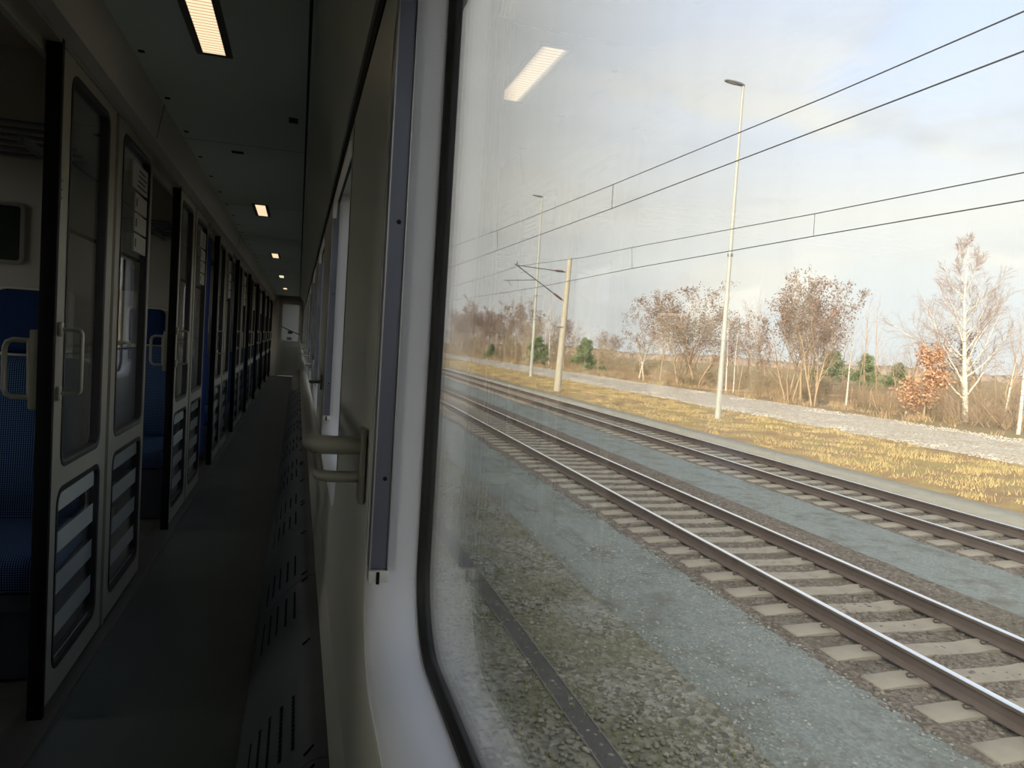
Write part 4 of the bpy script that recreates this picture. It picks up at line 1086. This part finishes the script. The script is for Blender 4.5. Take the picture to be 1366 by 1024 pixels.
tree('pine', 12, 779, 495, 453, 'bright green young pine right of the tan mast', 'pine', wide=1.4, grp='young pines')
tree('pine', 11, 655, 478, 460, 'low dark green pine under the left row of trees', 'pine', wide=1.5, grp='young pines', x=37)
tree('slim', 8, 797, 500, 438, 'slim tan stem standing alone right of the green pine', x=35.5, grp=G2)
tree('alder', 3, 815, 480, 440, 'distant rounded brown tree on the skyline', x=95, grp=G2, wide=1.2)
# middle
tree('birch_leafy', 13, 852, 505, 398, 'white-stemmed birch with brown leaves, left one of the pair', x=36.5, grp=G2)
tree('birch_leafy', 13, 859, 506, 408, 'white-stemmed birch with brown leaves, right one of the pair', x=36, grp=G2)
tree('alder', 14, 905, 512, 379, 'broad many-stemmed tree full of brown leaves, left of the near light pole', x=36, grp=G2, wide=1.25)
tree('alder', 4, 930, 515, 392, 'brown-leaved tree close beside the near light pole', x=37, grp=G2, wide=1.25)
tree('alder1', 5, 880, 508, 402, 'leaning brown-leaved tree behind the birch pair', x=38, grp=G2)
tree('birch', 9, 968, 528, 425, 'young birch immediately right of the near light pole', x=34.5, grp=G2)
tree('slim', 15, 985, 530, 432, 'slim reddish bare tree right of the near light pole', x=36, grp=G2)
tree('birch', 16, 978, 528, 440, 'small white-stemmed birch with forked base', x=35.2, grp=G2)
tree('bare', 17, 1012, 500, 388, 'fine grey bare tree standing back from the path', x=52, grp=G2)
tree('bare', 6, 995, 500, 405, 'bare tree behind the slim reddish ones', x=56, grp=G2)
tree('alder', 18, 1052, 533, 355, 'tallest brown-leaved tree with upright stems in the middle', x=35, grp=G2, wide=.95)
tree('alder', 14, 1085, 543, 363, 'brown-leaved tree on a pale trunk at the path edge', x=33.6, grp=G2, wide=.85)
tree('alder1', 10, 1068, 537, 372, 'brown-leaved tree between the two tallest', x=35.5, grp=G2)
tree('birch', 9, 1128, 538, 424, 'thin birch with a reddish cone of twigs', x=36, grp=G2)
tree('bare', 7, 1122, 520, 430, 'reddish bare tree behind the thin birch', x=48, grp=G2)
tree('slim', 8, 1150, 520, 402, 'tall thin bare sapling, left of two', x=50, grp=G2)
tree('slim', 15, 1168, 518, 410, 'tall thin bare sapling, right of two', x=52, grp=G2)
tree('pine', 12, 1152, 512, 474, 'dark green pine below the thin bare saplings', 'pine', x=70, grp='young pines', wide=1.3)
tree('pine', 11, 1108, 505, 470, 'olive green pine behind the pale trunk', 'pine', x=75, grp='young pines', wide=1.9)
tree('pine', 12, 1197, 512, 486, 'small green pine left of the copper oak', 'pine', x=80, grp='young pines', wide=1.5)
# right
tree('bare', 17, 1345, 545, 385, 'grey bare tree right of the tall birch', x=50, grp=G2)
tree('bare', 6, 1312, 545, 400, 'grey bare tree directly behind the tall birch', x=52, grp=G2, wide=1.1)
tree('bare', 7, 1262, 540, 418, 'bare tree behind the left branches of the tall birch', x=50, grp=G2, wide=1.1)
tree('birch', 16, 1338, 558, 440, 'low birch at the right edge of the view', x=38, grp=G2)
tree('birch', 9, 1358, 582, 400, 'forked pale-stemmed tree at the right edge by the path', x=33.8, grp=G2, wide=1.3)
# shrubs
_rs = random.Random(5)
shr = [(600, 460), (618, 462), (635, 461), (655, 463), (672, 464), (690, 466), (705, 468), (722, 470), (738, 470), (756, 472), (770, 476), (792, 478), (806, 480), (820, 478), (834, 482), (846, 484), (862, 486), (875, 484), (890, 488), (905, 489), (921, 490), (938, 488), (948, 492), (972, 494), (988, 493), (1003, 497), (1018, 496), (1033, 498), (1048, 499), (1062, 499), (1076, 503), (1092, 505), (1112, 504), (1135, 506), (1160, 508), (1180, 509), (1205, 512), (1222, 513), (1250, 512), (1268, 513), (1290, 512), (1308, 514), (1325, 513), (1342, 515), (1360, 516)]
lefts = ['leftmost', 'second from the left', 'third from the left', 'fourth from the left', 'fifth from the left', 'sixth from the left', 'seventh from the left', 'eighth from the left', 'ninth from the left', 'tenth from the left']
def beside(px):
    marks = [(612, 'below the leftmost brown-leaved tree'), (655, 'under the left row of trees'), (690, 'left of the farther light pole'), (722, 'right of the farther light pole'), (752, 'behind the tan mast'), (779, 'by the bright green pine'), (815, 'below the distant rounded tree'), (855, 'at the birch pair'), (905, 'under the broad brown-leaved tree'), (955, 'behind the near light pole'), (1012, 'below the fine grey bare tree'), (1052, 'under the tallest brown-leaved tree'), (1085, 'by the pale trunk'), (1128, 'by the thin reddish birch'), (1160, 'below the thin saplings'), (1200, 'left of the copper oak'), (1232, 'behind the copper oak'), (1287, 'at the tall leaning birch'), (1360, 'at the right window edge')]
    return min(marks, key=lambda m_: abs(m_[0]-px))[1]
used = {}
for i, (px, top) in enumerate(shr):
    for row, (xx, dz) in enumerate(((36.5, 10), (45, 0))):
        kind = 'olive' if (i*7+row*3) % 5 == 0 and px < 1180 else 'shrub'
        lab = '%s %s %s' % ('low' if row == 0 else 'farther taller', 'olive green shrub' if kind == 'olive' else 'brown leafless shrub', beside(px))
        tree(kind, 30+(i+row) % 3, px+_rs.uniform(-5, 5), 0, top+dz+_rs.uniform(-5, 6)-(14 if px < 830 and row else 0), lab, 'shrub', x=xx+_rs.uniform(-1.5, 2), grp='shrubs behind the gravel path', wide=_rs.uniform(1.0, 1.5))
# make repeated shrub labels distinct by counting from the left
cnt = {}
for o in [o for o in bpy.data.objects if o.parent is None and o.get('category') == 'shrub']: cnt.setdefault(o['label'], []).append(o)
for lab, L_ in cnt.items():
    if len(L_) > 1:
        L_.sort(key=lambda o: o.location.x/o.location.y)
        for i, o in enumerate(L_): o['label'] = lab+(', left one' if i == 0 else ', right one' if i == len(L_)-1 else ', middle one' if len(L_) == 3 else ', inner one %d' % i)
for i in range(26):
    px = 598+i*9.2+_rs.uniform(-4, 4) if i < 18 else 800+(i-18)*70+_rs.uniform(-20, 20)
    tree(['bare', 'alder1', 'bare', 'slim'][i % 4], [6, 10, 17, 15][i % 4], px, 0, 432+_rs.uniform(-14, 16)+(8 if i > 17 else 0), 'brown bushy bare tree in the dense second row behind the path', x=_rs.uniform(41, 52), grp='dense second row of trees', wide=_rs.uniform(1.1, 1.5))
for i in range(46):
    px = 596+i*17+_rs.uniform(-6, 6)
    tree(['bare', 'slim', 'bare'][i % 3], [6, 15, 17][i % 3], px, 0, 452+i*.62+_rs.uniform(-16, 10), 'small bare tree in the hazy row on the skyline beyond the shrubs', x=_rs.uniform(58, 90), grp='bare trees on the skyline', wide=_rs.uniform(1.1, 1.6))
# wire fence
fn = empty('wire_fence', (38.2, 43, -1.6), 'low wire fence with wooden posts in the withered grass', 'fence')
fp = [place_at(px, 38.5) for px in (1040, 1062, 1086, 1110, 1135, 1160, 1187, 1212)]
for i, p in enumerate(fp):
    b = MB(); q = p-Vector((38.2, 43, -1.6)); b.tube([q, q+Vector((0, 0, 1.35))], .045, 8)
    if i == 5: b.tube([q+Vector((0, 0, 1.2)), q+Vector((.3, 1.0, .0))], .035, 6); b.tube([q+Vector((0, 0, 1.2)), q+Vector((-.3, -1.0, .0))], .035, 6)
    b.build('fence_post', M_bark, fn)
for zz in (.5, .9, 1.25):
    b = MB(); b.tube([p-Vector((38.2, 43, -1.6))+Vector((0, 0, zz)) for p in fp], .006, 4); b.build('fence_wire', M_alud, fn)
bpy.data.objects.remove(sl_bare)
for o in bpy.data.objects:
    if 'h' in o: del o['h']
